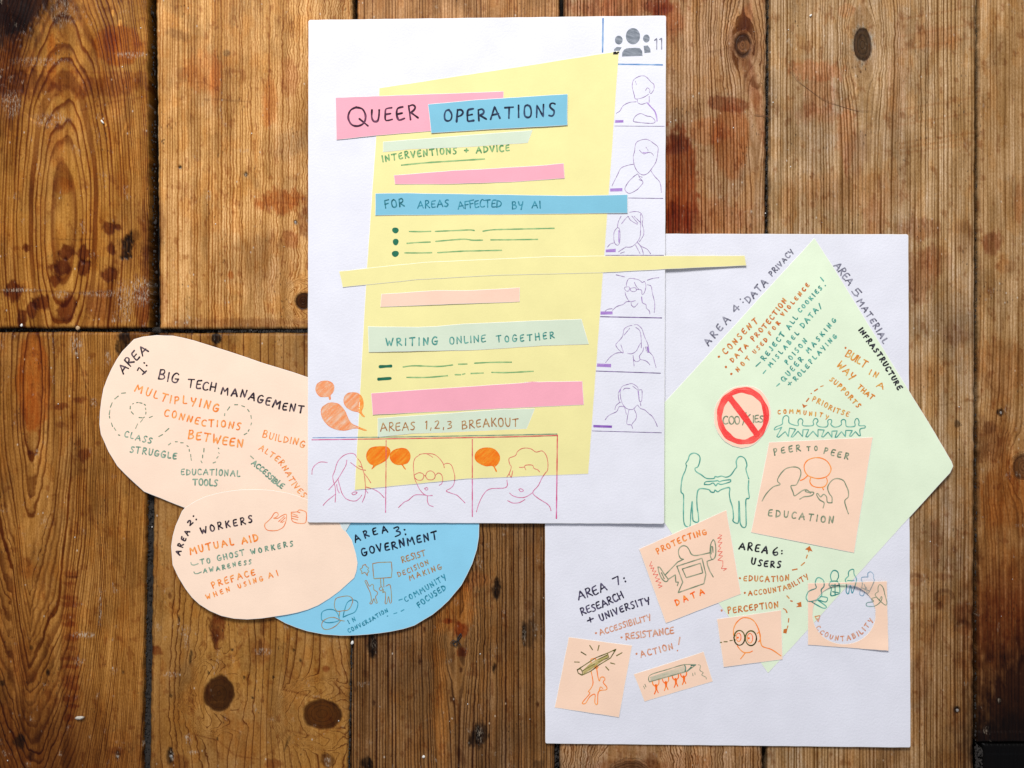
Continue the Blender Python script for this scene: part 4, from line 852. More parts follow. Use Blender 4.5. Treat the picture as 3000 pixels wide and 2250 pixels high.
for x, y, r in ((584,1087,34),(587,1212,34),(583,1340,36)): Ink('Y', 'dgreen', 'bullet').dot(ZC([(x, y)])[0], r * .271).done()
for l in ('735,1099 850,1101 965,1097','1015,1098 1250,1088 1380,1082 1435,1088','1530,1096 1650,1080 1950,1072 2298,1064','710,1227 830,1218 960,1213','1020,1206 1200,1190 1330,1182 1420,1193 1525,1192','1615,1190 1850,1188 2120,1184','685,1330 830,1331 975,1328','1040,1328 1300,1312 1460,1308 1730,1302'):
    draw('Y', ZC, l, 'green', 3.6, 'drawn_line', dm=.85)
text('G2', ZE, 'WRITING', [(558,856),(800,855),(1110,845)], 80, 'teal', 3.8); text('G2', ZE, 'ONLINE', [(1245,842),(1632,816)], 78, 'teal', 3.4); text('G2', ZF, 'TOGETHER', [(205,822),(500,808),(825,776)], 68, 'teal', 3.6)
draw('Y', ZE, '!492,1085 608,1078', 'dgreen', 9.5, 'dash_mark', ends=1.1, mid=1); draw('Y', ZE, '!475,1220 603,1211', 'dgreen', 8.5, 'dash_mark', ends=1.1, mid=1)
for l in ('742,1088 860,1075 1120,1082 1275,1066','1340,1058 1430,1056','1512,1047 1700,1038 1910,1036','782,1200 1000,1200 1220,1182','1303,1171 1362,1172','1383,1167 1408,1161','1475,1158 1605,1153','1700,1146 1880,1148 2145,1134'):
    draw('Y', ZE, l, 'green', 3.8, 'drawn_line', dm=.85)
text('G3', ZG, 'AREAS', [(868,642),(1235,620)], 84, 'brown', 3.0); text('G3', ZG, '1,2,3', [(1352,612),(1632,608)], 84, 'brown', 3.0); text('G3', ZH, 'BREAKOUT', [(172,526),(400,505),(690,498)], 72, 'brown', 3.2)
draw('L', ZG, '135,710 600,705 1200,698 2212,680 2771,668', 'blue', 2.4, 'ruled_line', jit=.05); draw('L', ZG, '125,732 550,726 1400,714 2212,700 2775,684', 'mag', 3.0, 'ruled_line', jit=.05)
draw('L', ZG, '926,740 924,1100 920,1515', 'mag', 2.6, 'ruled_line', dm=.9); draw('L', ZG, '1857,728 1857,1560', 'mag', 3.0, 'ruled_line'); draw('L', ZH, '1052,585 1048,950 1043,1355', 'mag', 3.6, 'ruled_line')
BUB = dict(b1='230,100 290,95 345,120 365,165 350,220 325,250 328,300 315,298 305,268 260,268 210,262 180,230 165,185 180,130', b2='540,222 600,222 650,250 678,310 680,370 660,420 668,450 695,482 680,487 650,450 620,430 560,418 500,380 470,330 475,270 500,235',
           b3='300,335 350,330 420,350 480,420 520,510 560,560 620,590 718,630 700,634 620,608 560,612 480,630 400,622 320,590 250,520 222,440 235,380', b4='760,820 850,803 940,810 970,850 960,900 930,945 870,985 820,1008 770,1048 790,1010 745,985 715,930 720,870',
           b5='1050,828 1100,822 1150,835 1183,880 1183,940 1150,985 1110,1000 1138,1052 1125,1045 1095,1003 1040,1000 990,970 967,915 985,860', b6='1970,822 2050,818 2110,845 2150,900 2150,960 2120,1005 2095,1012 2125,1078 2115,1078 2080,1015 2010,1015 1940,990 1890,945 1887,890 1920,845')
for k_, (b, a) in enumerate(BUB.items()):
    P = smooth(ZG(a), 4, True); own = 'L' if k_ < 3 else 'Y'; light = k_ < 3
    ink = Ink(own, 'bub' if light else 'vor', 'speech_bubble', 'orange coloured-in speech bubble', dmul=.85 if light else 1.0)
    cx = sum(p[0] for p in P) / len(P); cy = sum(p[1] for p in P) / len(P)
    ink.fill(P, .15 if light else .45, 1.6 if light else 1.4, -.75, 2.8); ink.stroke([(cx + (x - cx) * .99, cy + (y - cy) * .99) for x, y in P[::2]], 1.8, closed=True, mid=1.1)
    ink.done()
# breakout sketches
H1 = '125,1105 130,1050 160,1005 215,972 290,976; 605,918 590,890 540,877 470,900 415,950 390,1000 370,1070 350,1120 355,1170 375,1240 380,1320 375,1405; 502,950 490,1010 450,1080 405,1155 370,1200 305,1272; 405,1155 425,1230 450,1310 490,1365 550,1390 600,1390 640,1360 662,1330; 392,1215 400,1265 420,1305; 378,1320 320,1365 280,1400 245,1440; 543,978 600,1020 650,1050 705,1060; 620,935 650,975 670,1040 690,1110 700,1200 703,1280 695,1340 668,1405; 690,1095 725,1140 760,1195; 705,1240 780,1262 850,1300 905,1357; 555,1310 580,1295 612,1298 600,1315 570,1325 555,1310; 630,1012 670,1030; 700,1265 728,1305'
H2 = '1285,897 1240,930 1222,985 1222,1050 1235,1150 1260,1210 1290,1270 1330,1315 1370,1335 1425,1332; 1285,890 1360,882 1430,920; 1355,880 1430,885 1490,920 1540,985 1555,1035; 1545,998 1590,985 1630,1005 1655,1070 1668,1140 1655,1215 1620,1255 1575,1283 1620,1305 1690,1330 1735,1370 1778,1413; 1228,1112 1280,1087 1325,1100 1332,1130 1310,1165 1265,1165 1235,1140 1228,1112; 1350,1125 1370,1080 1410,1067 1445,1090 1455,1130 1430,1160 1380,1160 1350,1125; 1332,1118 1350,1118; 1457,1115 1490,1090 1525,1110 1537,1165 1525,1205 1500,1222; 1340,1258 1365,1247 1378,1262 1360,1275 1340,1258; 1355,1328 1250,1325 1210,1345 1165,1385 1120,1405 1060,1463; 1372,1338 1372,1390 1390,1435 1435,1452'
H3 = '303,1295 325,1220 370,1130 430,1082 575,1068 585,1000; 585,970 605,940 625,880 610,850 605,800 650,780 670,765 680,740 715,712 760,703 810,712 855,740 910,730 945,765 960,810 965,860 960,910 940,935 910,980 875,1050 825,1115 870,1165 950,1215 980,1245 993,1283; 610,1120 640,1145 700,1162 760,1155 825,1115; 592,1190 640,1212 700,1208 752,1180; 695,1085 715,1080 738,1098 712,1107 695,1085; 700,882 740,880 760,862 820,862 835,890 870,905 888,925; 745,875 760,905; 605,940 625,972 638,915'
draw('L', ZG, H1, 'mag', 1.9, 'portrait_sketch', 'red line sketch of a long-haired person'); draw('L', ZG, H2, 'mag', 1.9, 'portrait_sketch', 'red line sketch of a person in round glasses'); draw('L', ZH, H3, 'mag', 2.0, 'portrait_sketch', 'red line sketch of a curly-haired person')
# grey people icon, number and blue rules
ink = Ink('L', 'lead', 'people_icon', 'grey icon of three heads')
def ell(z, x, y, a, b, n=26): return z([(x + a * math.cos(k * 2 * math.pi / n), y + b * math.sin(k * 2 * math.pi / n)) for k in range(n)])
for e in ((1522,322,42,48),(1675,280,77,88),(1820,305,36,43)): ink.fill(ell(ZB, *e), .45, 1.45, .3, 2.6)
for q in ('1556,500 1560,455 1580,425 1605,412 1700,405 1750,410 1775,440 1778,492', '1470,437 1472,420 1500,396 1552,400 1530,437', '1790,385 1835,380 1862,415 1865,455 1800,462'): ink.fill(ZB(q), .45, 1.45, .3, 2.6)
ink.done()
draw('L', ZB, '!1910,325 1932,305 1932,420; !1965,315 1985,302 1985,420', 'grey', 3.4, 'lettering', 'number 11')
draw('L', ZB, '1352,92 1350,270 1347,450', 'blue', 4.6, 'ruled_line'); draw('L', ZB, '1520,583 1760,586 1993,590', 'blue', 4.0, 'ruled_line')
Ink('L', 'black', 'black_corner', mat=M_INK, drape=('L', 'Y')).fill(ZB('1463,450 1527,437 1524,478 1460,478'), 1, 1.2).done()
for z, a, w_ in ((ZB,'1478,1250 1740,1252 2015,1253',1.4),(ZD,'1078,632 1397,636',1.8),(ZD,'868,1163 1405,1163',2.0),(ZF,'1325,545 1985,558',2.8),(ZF,'1278,1132 1972,1155',2.4),(ZH,'1375,545 2015,562',1.8)):
    draw('L', z, a, 'dpurple', w_, 'ruled_line', jit=.05)
for z, a in ((ZB,'1485,1187 1572,1185 1572,1213 1480,1215'),(ZD,'908,545 1022,540 1022,570 908,572'),(ZD,'868,1110 960,1102 960,1132 868,1135'),(ZF,'1325,488 1455,488 1455,520 1325,523'),(ZF,'1288,1050 1440,1055 1438,1092 1286,1085'),(ZH,'1385,490 1558,495 1557,517 1385,512')):
    Ink('L', 'lilac', 'name_bar', dmul=.9 if z is not ZH else 1.4).fill(z(a), .6, 1.4, 0, 2.6).done()
POR = [(ZB, 'purple line sketch of a person with short hair and folded arms', '1690,920 1672,850 1668,800 1685,750 1740,715 1800,710 1845,745 1870,775 1900,800 1902,850 1880,890 1865,900; 1700,765 1712,800; 1690,920 1700,955 1740,955 1800,935 1845,905; 1812,865 1830,838 1858,860 1855,890; 1720,965 1730,1000 1770,1015 1820,1000 1848,1000 1850,930; 1710,988 1640,995 1570,1030 1535,1085 1495,1113; 1680,1185 1700,1145 1755,1115 1820,1140 1870,1150 1910,1185 1905,1215 1840,1220 1720,1208 1680,1200 1680,1185'),
 (ZD, 'purple line sketch of a curly-haired person holding their chin', '1130,320 1122,250 1135,200 1140,150 1160,110 1230,88 1275,100 1310,125 1350,160 1350,210 1335,290 1300,350 1260,400 1215,418 1170,395 1140,350 1125,300; 1180,190 1220,225 1250,210 1290,215 1310,238; 1240,160 1260,190; 1128,318 1070,330 1010,355 975,420 925,520; 1283,375 1320,430 1370,490 1383,580; 1172,415 1180,440 1212,485 1190,520 1150,560 1085,588 1048,560 1050,530 1080,480 1130,430 1165,408; 1180,430 1205,440; 1175,460 1200,470'),
 (ZD, 'purple line sketch of a person in headphones with a fringe', '1088,765 1140,757 1190,770 1212,820 1205,870 1220,930 1215,980 1180,1035; 1190,780 1190,900 1185,990 1150,1050 1100,1085 1050,1085; 1075,800 1100,840 1160,875; 1110,800 1165,865; 1130,800 1190,860; 1075,800 1045,830 1015,870; 1010,800 985,850 975,905; 975,905 945,950 945,1030 965,1065 990,1060 1000,1000 995,920 975,905; 885,1085 910,1058 940,1048; 1165,1045 1200,1080 1250,1105 1283,1148; 1145,1070 1185,1145; 1160,1040 1200,1095 1217,1152; 985,1130 1030,1100 1055,1085; 1005,1143 1040,1130'),
 (ZF, 'purple line sketch of a person in glasses resting on one arm', '1605,215 1605,190 1625,140 1670,132 1740,148 1775,175 1800,165 1815,210 1800,280 1775,305 1768,260 1745,250; 1590,225 1635,225 1630,265 1600,265 1582,235 1590,225; 1650,238 1700,232 1710,262 1680,275 1650,262 1650,238; 1635,245 1650,245; 1710,250 1745,250; 1690,172 1710,215 1740,250; 1590,280 1600,320 1640,380 1700,370; 1830,200 1870,215 1885,290 1910,400 1905,500; 1770,330 1775,390 1815,415 1820,450 1850,480 1858,515; 1655,385 1660,420 1690,440 1730,400; 1640,380 1600,385 1570,410 1500,435 1455,475; 1375,487 1400,465 1450,458; 1493,92 1583,113; 1830,150 1890,130 1955,122'),
 (ZF, 'purple line sketch of a long-haired person leaning on a hand', '1665,638 1620,650 1580,680 1560,760 1510,820 1490,850 1520,900 1570,935 1545,850; 1640,670 1578,745; 1690,632 1720,630 1770,675 1800,760 1835,840 1850,920; 1705,660 1750,700 1765,800 1765,880; 1380,1040 1430,980 1490,940 1560,930; 1615,938 1660,945 1710,915 1745,850 1765,825; 1790,880 1780,920 1745,970 1750,1010 1715,1030 1685,1010 1675,960; 1687,1078 1680,1000; 1750,1005 1820,1025 1858,1065; 1850,925 1890,970 1910,1040 1925,1095; 1810,870 1820,915; 1825,870 1832,930'),
 (ZH, 'purple line sketch of a person in headphones and collar', '1632,180 1650,135 1700,115 1745,108 1790,135 1808,165 1835,170 1832,265 1812,270; 1632,180 1640,250 1665,310 1700,340 1750,345 1785,310; 1620,180 1615,210 1625,270 1640,280; 1800,170 1805,230 1812,270; 1750,130 1795,165; 1662,165 1680,150 1725,152; 1493,443 1530,400 1600,365 1625,320 1668,320; 1585,345 1595,310 1630,280; 1675,325 1690,390; 1715,350 1700,420 1697,480 1735,490 1750,522; 1765,348 1785,400 1775,440 1750,470 1740,490; 1795,305 1820,335 1860,350 1900,385 1930,410 1960,460 1978,505; 1820,280 1825,310')]
EXTRA = ['1830,1000 1870,1045 1910,1090 1930,1150 1935,1195|3.4', '1215,212 1250,214|3.4', '988,935 990,1040|3.0', '1768,335 1775,388|2.6', '1836,872 1842,928|3.4', '1632,165 1630,180; 1800,175 1808,240|3.0']
for (z, lab, a), e in zip(POR, EXTRA):
    ink = Ink('L', 'purple', 'portrait_sketch', lab, dmul=.85).s_(z, a, 1.55, jit=.25); ink.T = PEN['lilac']; q, ww = e.split('|'); ink.s_(z, q, float(ww)); ink.done()

# ---------------- AREA 1
text('A1', ZI, 'AREA', [(282,468),(410,335),(535,240)], 92, 'black', 4.6, dm=.85); draw('A1', ZI, '!424,432 440,402 500,458; !476,472 514,438', 'black', 4.4, 'lettering', 'handwritten 1')
Ink('A1', 'black', 'lettering', 'colon').dot(ZI([(493,357)])[0], 2.8).dot(ZI([(517,383)])[0], 2.8).done()
text('A1', ZI, 'BIG', [(635,522),(830,562)], 96, 'black', 4.4, dm=.85); text('A1', ZI, 'TECH', [(932,602),(1208,645)], 82, 'black', 4.4, dm=.85); text('A1', ZI, 'MANAGEMENT', [(1270,672),(1500,708),(1600,742),(1750,785),(1900,830),(2100,866)], 76, 'black', 4.6, dm=.9)
text('A1', ZI, 'MULTIPLYING', [(395,642),(620,722),(770,768),(900,770),(1100,808),(1235,852)], 76, 'orange', 4.0); text('A1', ZI, 'CONNECTIONS', [(695,892),(800,915),(950,955),(1100,1000),(1300,1005),(1460,1035)], 68, 'orange', 4.0); text('A1', ZI, 'BETWEEN', [(938,1120),(1100,1142),(1300,1185),(1485,1212)], 80, 'orange', 4.4)
text('A1', ZI, 'BUILDING', [(1690,1105),(1850,1150),(2000,1178),(2105,1215)], 66, 'orange', 3.0); text('A1', ZJ, 'ALTERNATIVES', [(1025,282),(1130,350),(1240,430),(1310,530),(1360,640),(1440,740),(1500,805)], 60, 'orange', 3.0)
text('A1', ZJ, 'ACCESSIBLE', [(945,440),(1060,530),(1180,640),(1270,708)], 54, 'teal2', 3.8, dm=1.15); text('A1', ZI, 'CLASS', [(290,1102),(400,1135),(560,1172)], 58, 'teal2', 3.6); text('A1', ZI, 'STRUGGLE', [(350,1258),(560,1292),(815,1332)], 60, 'teal2', 3.9); text('A1', ZI, 'EDUCATIONAL', [(865,1490),(1150,1488),(1460,1508)], 58, 'teal2', 3.4); text('A1', ZI, 'TOOLS', [(985,1592),(1230,1602)], 62, 'teal2', 4.2)
for q in '262,664 304,660;193,722 230,692;150,805 168,760;138,880 145,835;143,915 140,895;160,965 172,1000;188,1015 205,1040;230,1085 245,1090;375,772 383,768;350,822 352,795;362,852 382,875;415,760 430,757;445,760 470,765;492,775 505,785;505,815 508,830;510,855 508,875;440,910 470,912;480,915 495,905;455,955 475,930;405,1020 425,975;545,910 575,897;640,1102 678,1082;705,1053 742,1020;738,1187 760,1170;808,1155 828,1155;862,1165 887,1166;925,1195 938,1203;948,1232 950,1252;963,1285 965,1310;967,1325 970,1343;1098,1222 1096,1258;1085,1290 1083,1318;1068,1350 1078,1368;1243,1218 1248,1225;1245,1265 1252,1272;1228,1320 1240,1305;1190,1370 1215,1360;1305,890 1308,870;1335,835 1358,802;1408,780 1438,780;1480,790 1508,800;1540,828 1555,850;1573,890 1577,920;1573,985 1578,965;1545,1048 1555,1032;1505,1083 1532,1068;1570,1300 1598,1325'.split(';'):
    draw('A1', ZI, q, 'sage', 3.0, 'dash_mark')
# ---------------- AREA 2
text('A2', ZK, 'AREA', [(172,612),(222,480),(245,430),(280,360)], 54, 'black', 4.4, dm=.9); text('A2', ZK, '2', [(282,296),(316,264)], 52, 'black', 4.2); Ink('A2', 'black', 'lettering', 'colon').dot(ZK([(320,192)])[0], 2.8).dot(ZK([(350,228)])[0], 2.8).done()
text('A2', ZK, 'WORKERS', [(405,388),(590,338),(800,292),(955,258)], 72, 'black', 4.4, dm=.9); text('A2', ZK, 'MUTUAL', [(290,610),(430,572),(755,498)], 72, 'orange', 4.2); text('A2', ZK, 'AID', [(848,490),(1020,458)], 70, 'orange', 4.2)
text('A2', ZK, 'TO', [(400,712),(500,696)], 52, 'teal2', 3.8); text('A2', ZK, 'GHOST', [(585,678),(720,645),(870,612)], 58, 'teal2', 3.6); text('A2', ZK, 'WORKERS', [(945,604),(1150,562),(1395,512)], 52, 'teal2', 3.8, dm=1.2)
draw('A2', ZK, '292,692 300,715 330,720 370,705; 325,795 335,812 365,812 405,795', 'teal2', 3.0, 'tick_mark'); text('A2', ZK, 'AWARENESS', [(430,805),(640,770),(780,730),(945,708)], 45, 'teal2', 3.4)
text('A2', ZK, 'PREFACE', [(535,972),(640,928),(800,880),(985,828)], 64, 'orange', 3.6); text('A2', ZK, 'WHEN', [(465,1090),(715,1000)], 50, 'orange', 3.4); text('A2', ZK, 'USING', [(812,972),(940,925),(1070,888)], 46, 'orange', 3.4); text('A2', ZK, 'AI', [(1135,862),(1235,835)], 60, 'orange', 3.4)
draw('A2', ZK, '1230,345 1290,310 1320,240 1325,180 1310,172 1270,190 1230,215 1185,215 1210,205 1235,180 1225,155 1195,158 1160,210 1120,250 1090,280 1095,320 1125,345 1180,350 1230,345; 1240,250 1300,195; 1260,258 1310,210; 1275,262 1300,245', 'brownb', 2.4, 'hand_sketch', 'orange drawing of an open hand'); draw('A2', ZK, '1375,150 1440,145 1460,125 1510,135 1538,155 1540,210 1530,260 1490,272 1420,262 1385,240 1378,190 1375,150; 1385,165 1440,185; 1380,190 1450,205; 1382,215 1445,232; 1440,145 1470,155', 'brownb', 2.4, 'hand_sketch', 'orange drawing of a closed hand')
# ---------------- AREA 3
text('B3', ZL, 'AREA', [(580,362),(700,312),(800,278),(965,240)], 82, 'black', 4.4); text('B3', ZL, '3', [(1055,297),(1122,282)], 108, 'black', 4.4); Ink('B3', 'black', 'lettering', 'colon').dot(ZL([(1168,213)])[0], 3).dot(ZL([(1180,268)])[0], 3).done()
text('B3', ZL, 'GOVERNMENT', [(665,535),(760,502),(930,465),(1100,430),(1300,378),(1565,322)], 88, 'black', 4.6)
text('B3', ZL, 'RESIST', [(1145,612),(1270,568),(1425,520)], 68, 'brb', 3.0); text('B3', ZL, 'DECISION', [(1095,777),(1270,712),(1460,622)], 56, 'brb', 2.8); text('B3', ZL, 'MAKING', [(1235,822),(1400,762),(1615,682)], 60, 'brb', 2.8)
text('B3', ZL, 'COMMUNITY', [(1185,1082),(1350,992),(1500,900),(1670,800)], 60, 'teal', 3.0); text('B3', ZL, 'FOCUSED', [(1345,1147),(1500,1032),(1668,930)], 62, 'teal', 3.4); text('B3', ZL, 'IN', [(505,1342),(585,1306)], 48, 'teal', 2.8); text('B3', ZL, 'CONVERSATION', [(500,1450),(700,1352),(850,1262),(970,1197)], 44, 'teal', 2.8)
draw('B3', ZL, '1100,1058 1140,1045; 1040,1220 1075,1210; 1128,1190 1160,1172; 960,1250 966,1248', 'teal', 3.0, 'dash_mark')
draw('B3', ZL, '!700,630 710,655 740,670 725,690 742,715 720,735 722,768 705,740 690,722 655,742 655,710 632,685 660,670 668,640 700,630', 'brb', 2.3, 'star_sketch', 'small jagged star')
draw('B3', ZL, '!785,620 860,605 1010,600 1018,700 1010,785 800,800 790,700 785,620; 880,800 885,890; 915,798 920,900', 'brb', 2.5, 'placard_sketch', 'drawn placard on a pole')
draw('B3', ZL, '692,830 710,822 745,890 775,868 795,880 800,930 840,960 840,990 820,1020 840,1090 815,1085 800,1040 775,1100 750,1095 770,1060 760,980 735,920 692,830; 945,890 985,870 1000,900 1010,980 1010,1085 990,1085 975,1015 955,1095 935,1095 940,1030 935,960 905,965 915,930; 865,915 890,895 905,920 890,945 865,930 865,915; 905,930 920,965', 'brb', 2.3, 'figure_sketch', 'two small drawn protesters')
draw('B3', ZL, '325,1110 345,1040 420,1015 500,1010 545,1050 530,1120 490,1175 430,1185 360,1190 330,1150 325,1110; 390,1195 385,1250; 445,1308 400,1300 330,1268 260,1270 190,1310 175,1370 210,1408 280,1400 350,1360 400,1305', 'brb', 2.2, 'speech_bubble', 'brown outlined speech bubbles'); draw('B3', ZL, '430,1262 445,1190 480,1090 540,1055 600,1075 605,1130 570,1200 490,1235 430,1262; 385,1300 375,1240 330,1180 250,1170 180,1200 170,1260 180,1300 240,1328 330,1320 385,1300', 'teal', 2.8, 'speech_bubble', 'teal outlined speech bubbles')

# ---------------- right-hand board
text('R', ZM, 'AREA', [(600,1478),(740,1300),(885,1150)], 92, 'grey', 4.2); text('R', ZM, '4', [(950,1052),(1012,985)], 86, 'grey', 4.2); Ink('R', 'grey', 'lettering', 'colon').dot(ZM([(1013,870)])[0], 2.4).dot(ZM([(1048,910)])[0], 2.4).done()
text('R', ZM, 'DATA', [(1125,925),(1250,790),(1372,662)], 88, 'grey', 4.2); text('R', ZM, 'PRIVACY', [(1425,575),(1560,430),(1705,262)], 66, 'grey', 3.6)
text('R', ZN, 'AREA', [(838,345),(925,460),(990,540)], 72, 'grey', 4.0); text('R', ZN, '5', [(1018,603),(1062,655)], 76, 'grey', 3.8); Ink('R', 'grey', 'lettering', 'colon').dot(ZN([(1090,625)])[0], 2.2).dot(ZN([(1078,648)])[0], 2.2).done(); text('R', ZN, 'MATERIAL', [(1072,705),(1185,870),(1340,1128)], 62, 'grey', 4.0)
text('G', ZN, 'INFRASTRUCTURE', [(1092,995),(1160,1095),(1270,1235),(1400,1445),(1488,1595)], 50, 'black', 4.6)
for q in ((735,1615),(826,1748),(896,1838)): Ink('G', 'orange2', 'bullet').dot(ZM([q])[0], 3.6).done()
text('G', ZM, 'CONSENT', [(822,1588),(960,1452),(1130,1262),(1245,1172)], 72, 'orange2', 4.0); text('G', ZM, 'DATA', [(915,1690),(1115,1480)], 56, 'orange2', 3.8); text('G', ZM, 'PROTECTION', [(1190,1412),(1400,1180),(1615,892)], 62, 'orange2', 3.8)
text('G', ZM, 'NOT', [(985,1812),(1140,1640)], 52, 'orange2', 3.8); text('G', ZM, 'USED', [(1205,1580),(1368,1402)], 50, 'orange2', 3.6); text('G', ZM, 'FOR', [(1405,1335),(1532,1182)], 50, 'orange2', 3.6); text('G', ZM, 'VIOLENCE', [(1570,1092),(1740,892),(1908,692)], 48, 'orange2', 3.8)
draw('G', ZN, '52,1358 95,1318; 125,1430 150,1400; 262,1558 288,1535', 'teal', 3.8, 'dash_mark')
text('G', ZN, 'REJECT', [(138,1302),(345,1038)], 48, 'teal', 3.8); text('G', ZN, 'ALL', [(390,988),(475,870)], 48, 'teal', 3.6); text('G', ZN, 'COOKIES', [(500,815),(722,572)], 42, 'teal', 3.6); draw('G', ZN, '705,458 735,495; 752,541 755,543', 'teal', 3.8, 'lettering', 'exclamation mark')
text('G', ZN, 'MISLABEL', [(200,1368),(330,1215),(487,1030)], 42, 'teal', 3.5); text('G', ZN, 'DATA', [(532,970),(682,795)], 50, 'teal', 3.6); draw('G', ZN, '690,722 708,778', 'teal', 3.6, 'lettering', 'exclamation mark'); text('G', ZN, 'POISON', [(372,1338),(570,1105)], 45, 'teal', 3.6)
text('G', ZN, 'QUEER', [(335,1520),(530,1295)], 48, 'teal', 3.6); text('G', ZN, 'MASKING', [(585,1225),(700,1090),(865,895)], 45, 'teal', 3.6); text('G', ZN, '+', [(392,1566),(424,1540)], 48, 'teal', 3.6); text('G', ZN, 'ROLE', [(458,1508),(592,1365)], 46, 'teal', 3.6); text('G', ZN, 'PLAYING', [(615,1332),(740,1195),(872,1060)], 42, 'teal', 3.6)
Ink('G', 'orange2', 'bullet').dot(ZN([(958,1172)])[0], 3.2).done()
text('G', ZN, 'BUILT', [(955,1255),(1080,1330),(1150,1378)], 70, 'orange', 4.0, dm=1.1); text('G', ZN, 'IN', [(1195,1440),(1268,1478)], 54, 'orange', 3.6, dm=1.1); text('G', ZN, 'A', [(1272,1562),(1335,1590)], 54, 'orange', 3.6, dm=1.1); text('G', ZN, 'WAY', [(868,1350),(940,1428),(1015,1498)], 66, 'orange', 4.0, dm=1.1)
text('G', ZP, 'THAT', [(1645,245),(1700,300),(1830,405)], 62, 'orange', 3.8, dm=1.1); text('G', ZP, 'SUPPORTS', [(1285,150),(1400,250),(1530,380),(1645,508)], 58, 'orange', 3.6, dm=1.1)
text('G', ZP, 'PRIORITSE', [(1058,418),(1180,472),(1330,555),(1525,622)], 60, 'orange', 3.2, dm=1.1); text('G', ZP, 'COMMUNITY', [(615,587),(820,574),(1000,605),(1160,620),(1255,655)], 50, 'orange', 3.4, dm=1.1)
def arrow(owner, z, dashes, head, pen='orange2', w=3.6):
    Ink(owner, pen, 'arrow', 'dashed arrow', dmul=1.0).s_(z, dashes, w).fill(z(head), 1, 1.2, step=2.5).done()
arrow('G', ZP, '1170,232 1200,222; 1088,290 1128,265; 1044,322 1049,322; 985,425 1015,385', '926,453 948,512 1002,470 965,475')
draw('G', ZP, '575,770 600,750 670,720 675,670 690,625 725,608 755,630 755,680 770,710 840,735 880,735 875,690 890,655 920,650 940,680 930,715 950,740 1050,740 1080,720 1070,690 1090,650 1120,650 1135,680 1115,715 1150,750 1240,755 1265,720 1260,680 1280,658 1310,665 1310,700 1300,720 1340,755 1400,750 1440,720 1435,680 1460,658 1490,670 1495,710 1510,750 1610,745 1610,690 1625,652 1650,648 1668,690 1665,735 1740,740 1745,765 1680,785 1685,865; 575,770 570,795 665,760; !665,760 600,880 625,890 710,815 750,880 765,770 845,785 785,885 810,885 875,810 935,880 940,790 1015,790 975,880 1000,885 1070,810 1135,885 1135,790 1215,795 1180,880 1205,885 1265,820 1315,890 1315,810 1385,805 1355,890 1380,885 1440,815 1490,880 1495,800 1580,800 1540,870 1565,875 1620,815 1665,868 1685,865', 'teal', 3.0, 'figure_sketch', 'teal paper-chain of six people', dm=.95)
# no-cookies disc
text('CK', ZO, 'COO', [(655,602),(838,600)], 88, 'sage', 3.6); draw('CK', ZO, '!868,608 880,570; !905,475 900,515; !950,495 900,545 978,598', 'sage', 3.4, 'lettering', 'handwritten K'); text('CK', ZO, 'IES', [(984,582),(1090,576)], 72, 'sage', 3.4)
ink = Ink('CK', 'red', 'prohibition_sign', 'red crayon ring with a diagonal bar', mat=M_WAX); R1 = ell(ZO, 872, 512, 252, 280, 40)
ink.stroke(R1, 16.5, closed=True, jit=.16, mid=.85, step=4); ink.stroke(ell(ZO, 870, 512, 268, 292, 40), 4, closed=True, jit=.4, mid=.7, step=4); ink.stroke(ZO('735,322 880,510 1022,706'), 18.5, jit=.05, mid=1.1); ink.done()
# two people joining hands
draw('G', ZO, '265,1048 255,1025 280,985 300,930 350,912 400,940 408,990 385,1060 355,1075 365,1110 420,1145 480,1185 560,1185 570,1165 600,1170 640,1160 690,1172 740,1150 790,1080 805,1060 800,1000 825,955 860,950 895,975 915,1040 905,1090 935,1190; 262,1050 250,1100 220,1170 205,1260 205,1335 230,1365 230,1500 230,1610 240,1680 265,1706 300,1700 310,1560 322,1432 325,1440 330,1620 345,1650 375,1660 393,1645 388,1560 378,1500 375,1380 400,1300 500,1305 525,1330 560,1335 570,1310 600,1330 640,1305 725,1285 725,1350 735,1420 760,1500 770,1600 765,1645 800,1668 825,1645 828,1430 838,1570 842,1665 870,1712 905,1698 905,1560 905,1415 940,1395 930,1300 935,1210; 455,1250 470,1222 560,1215 600,1210 620,1222 650,1210 740,1200 740,1220 640,1250 600,1240 580,1265 550,1235 510,1252 455,1250', 'teal', 3.4, 'figure_sketch', 'teal outline of two people joining hands', dm=1.0)
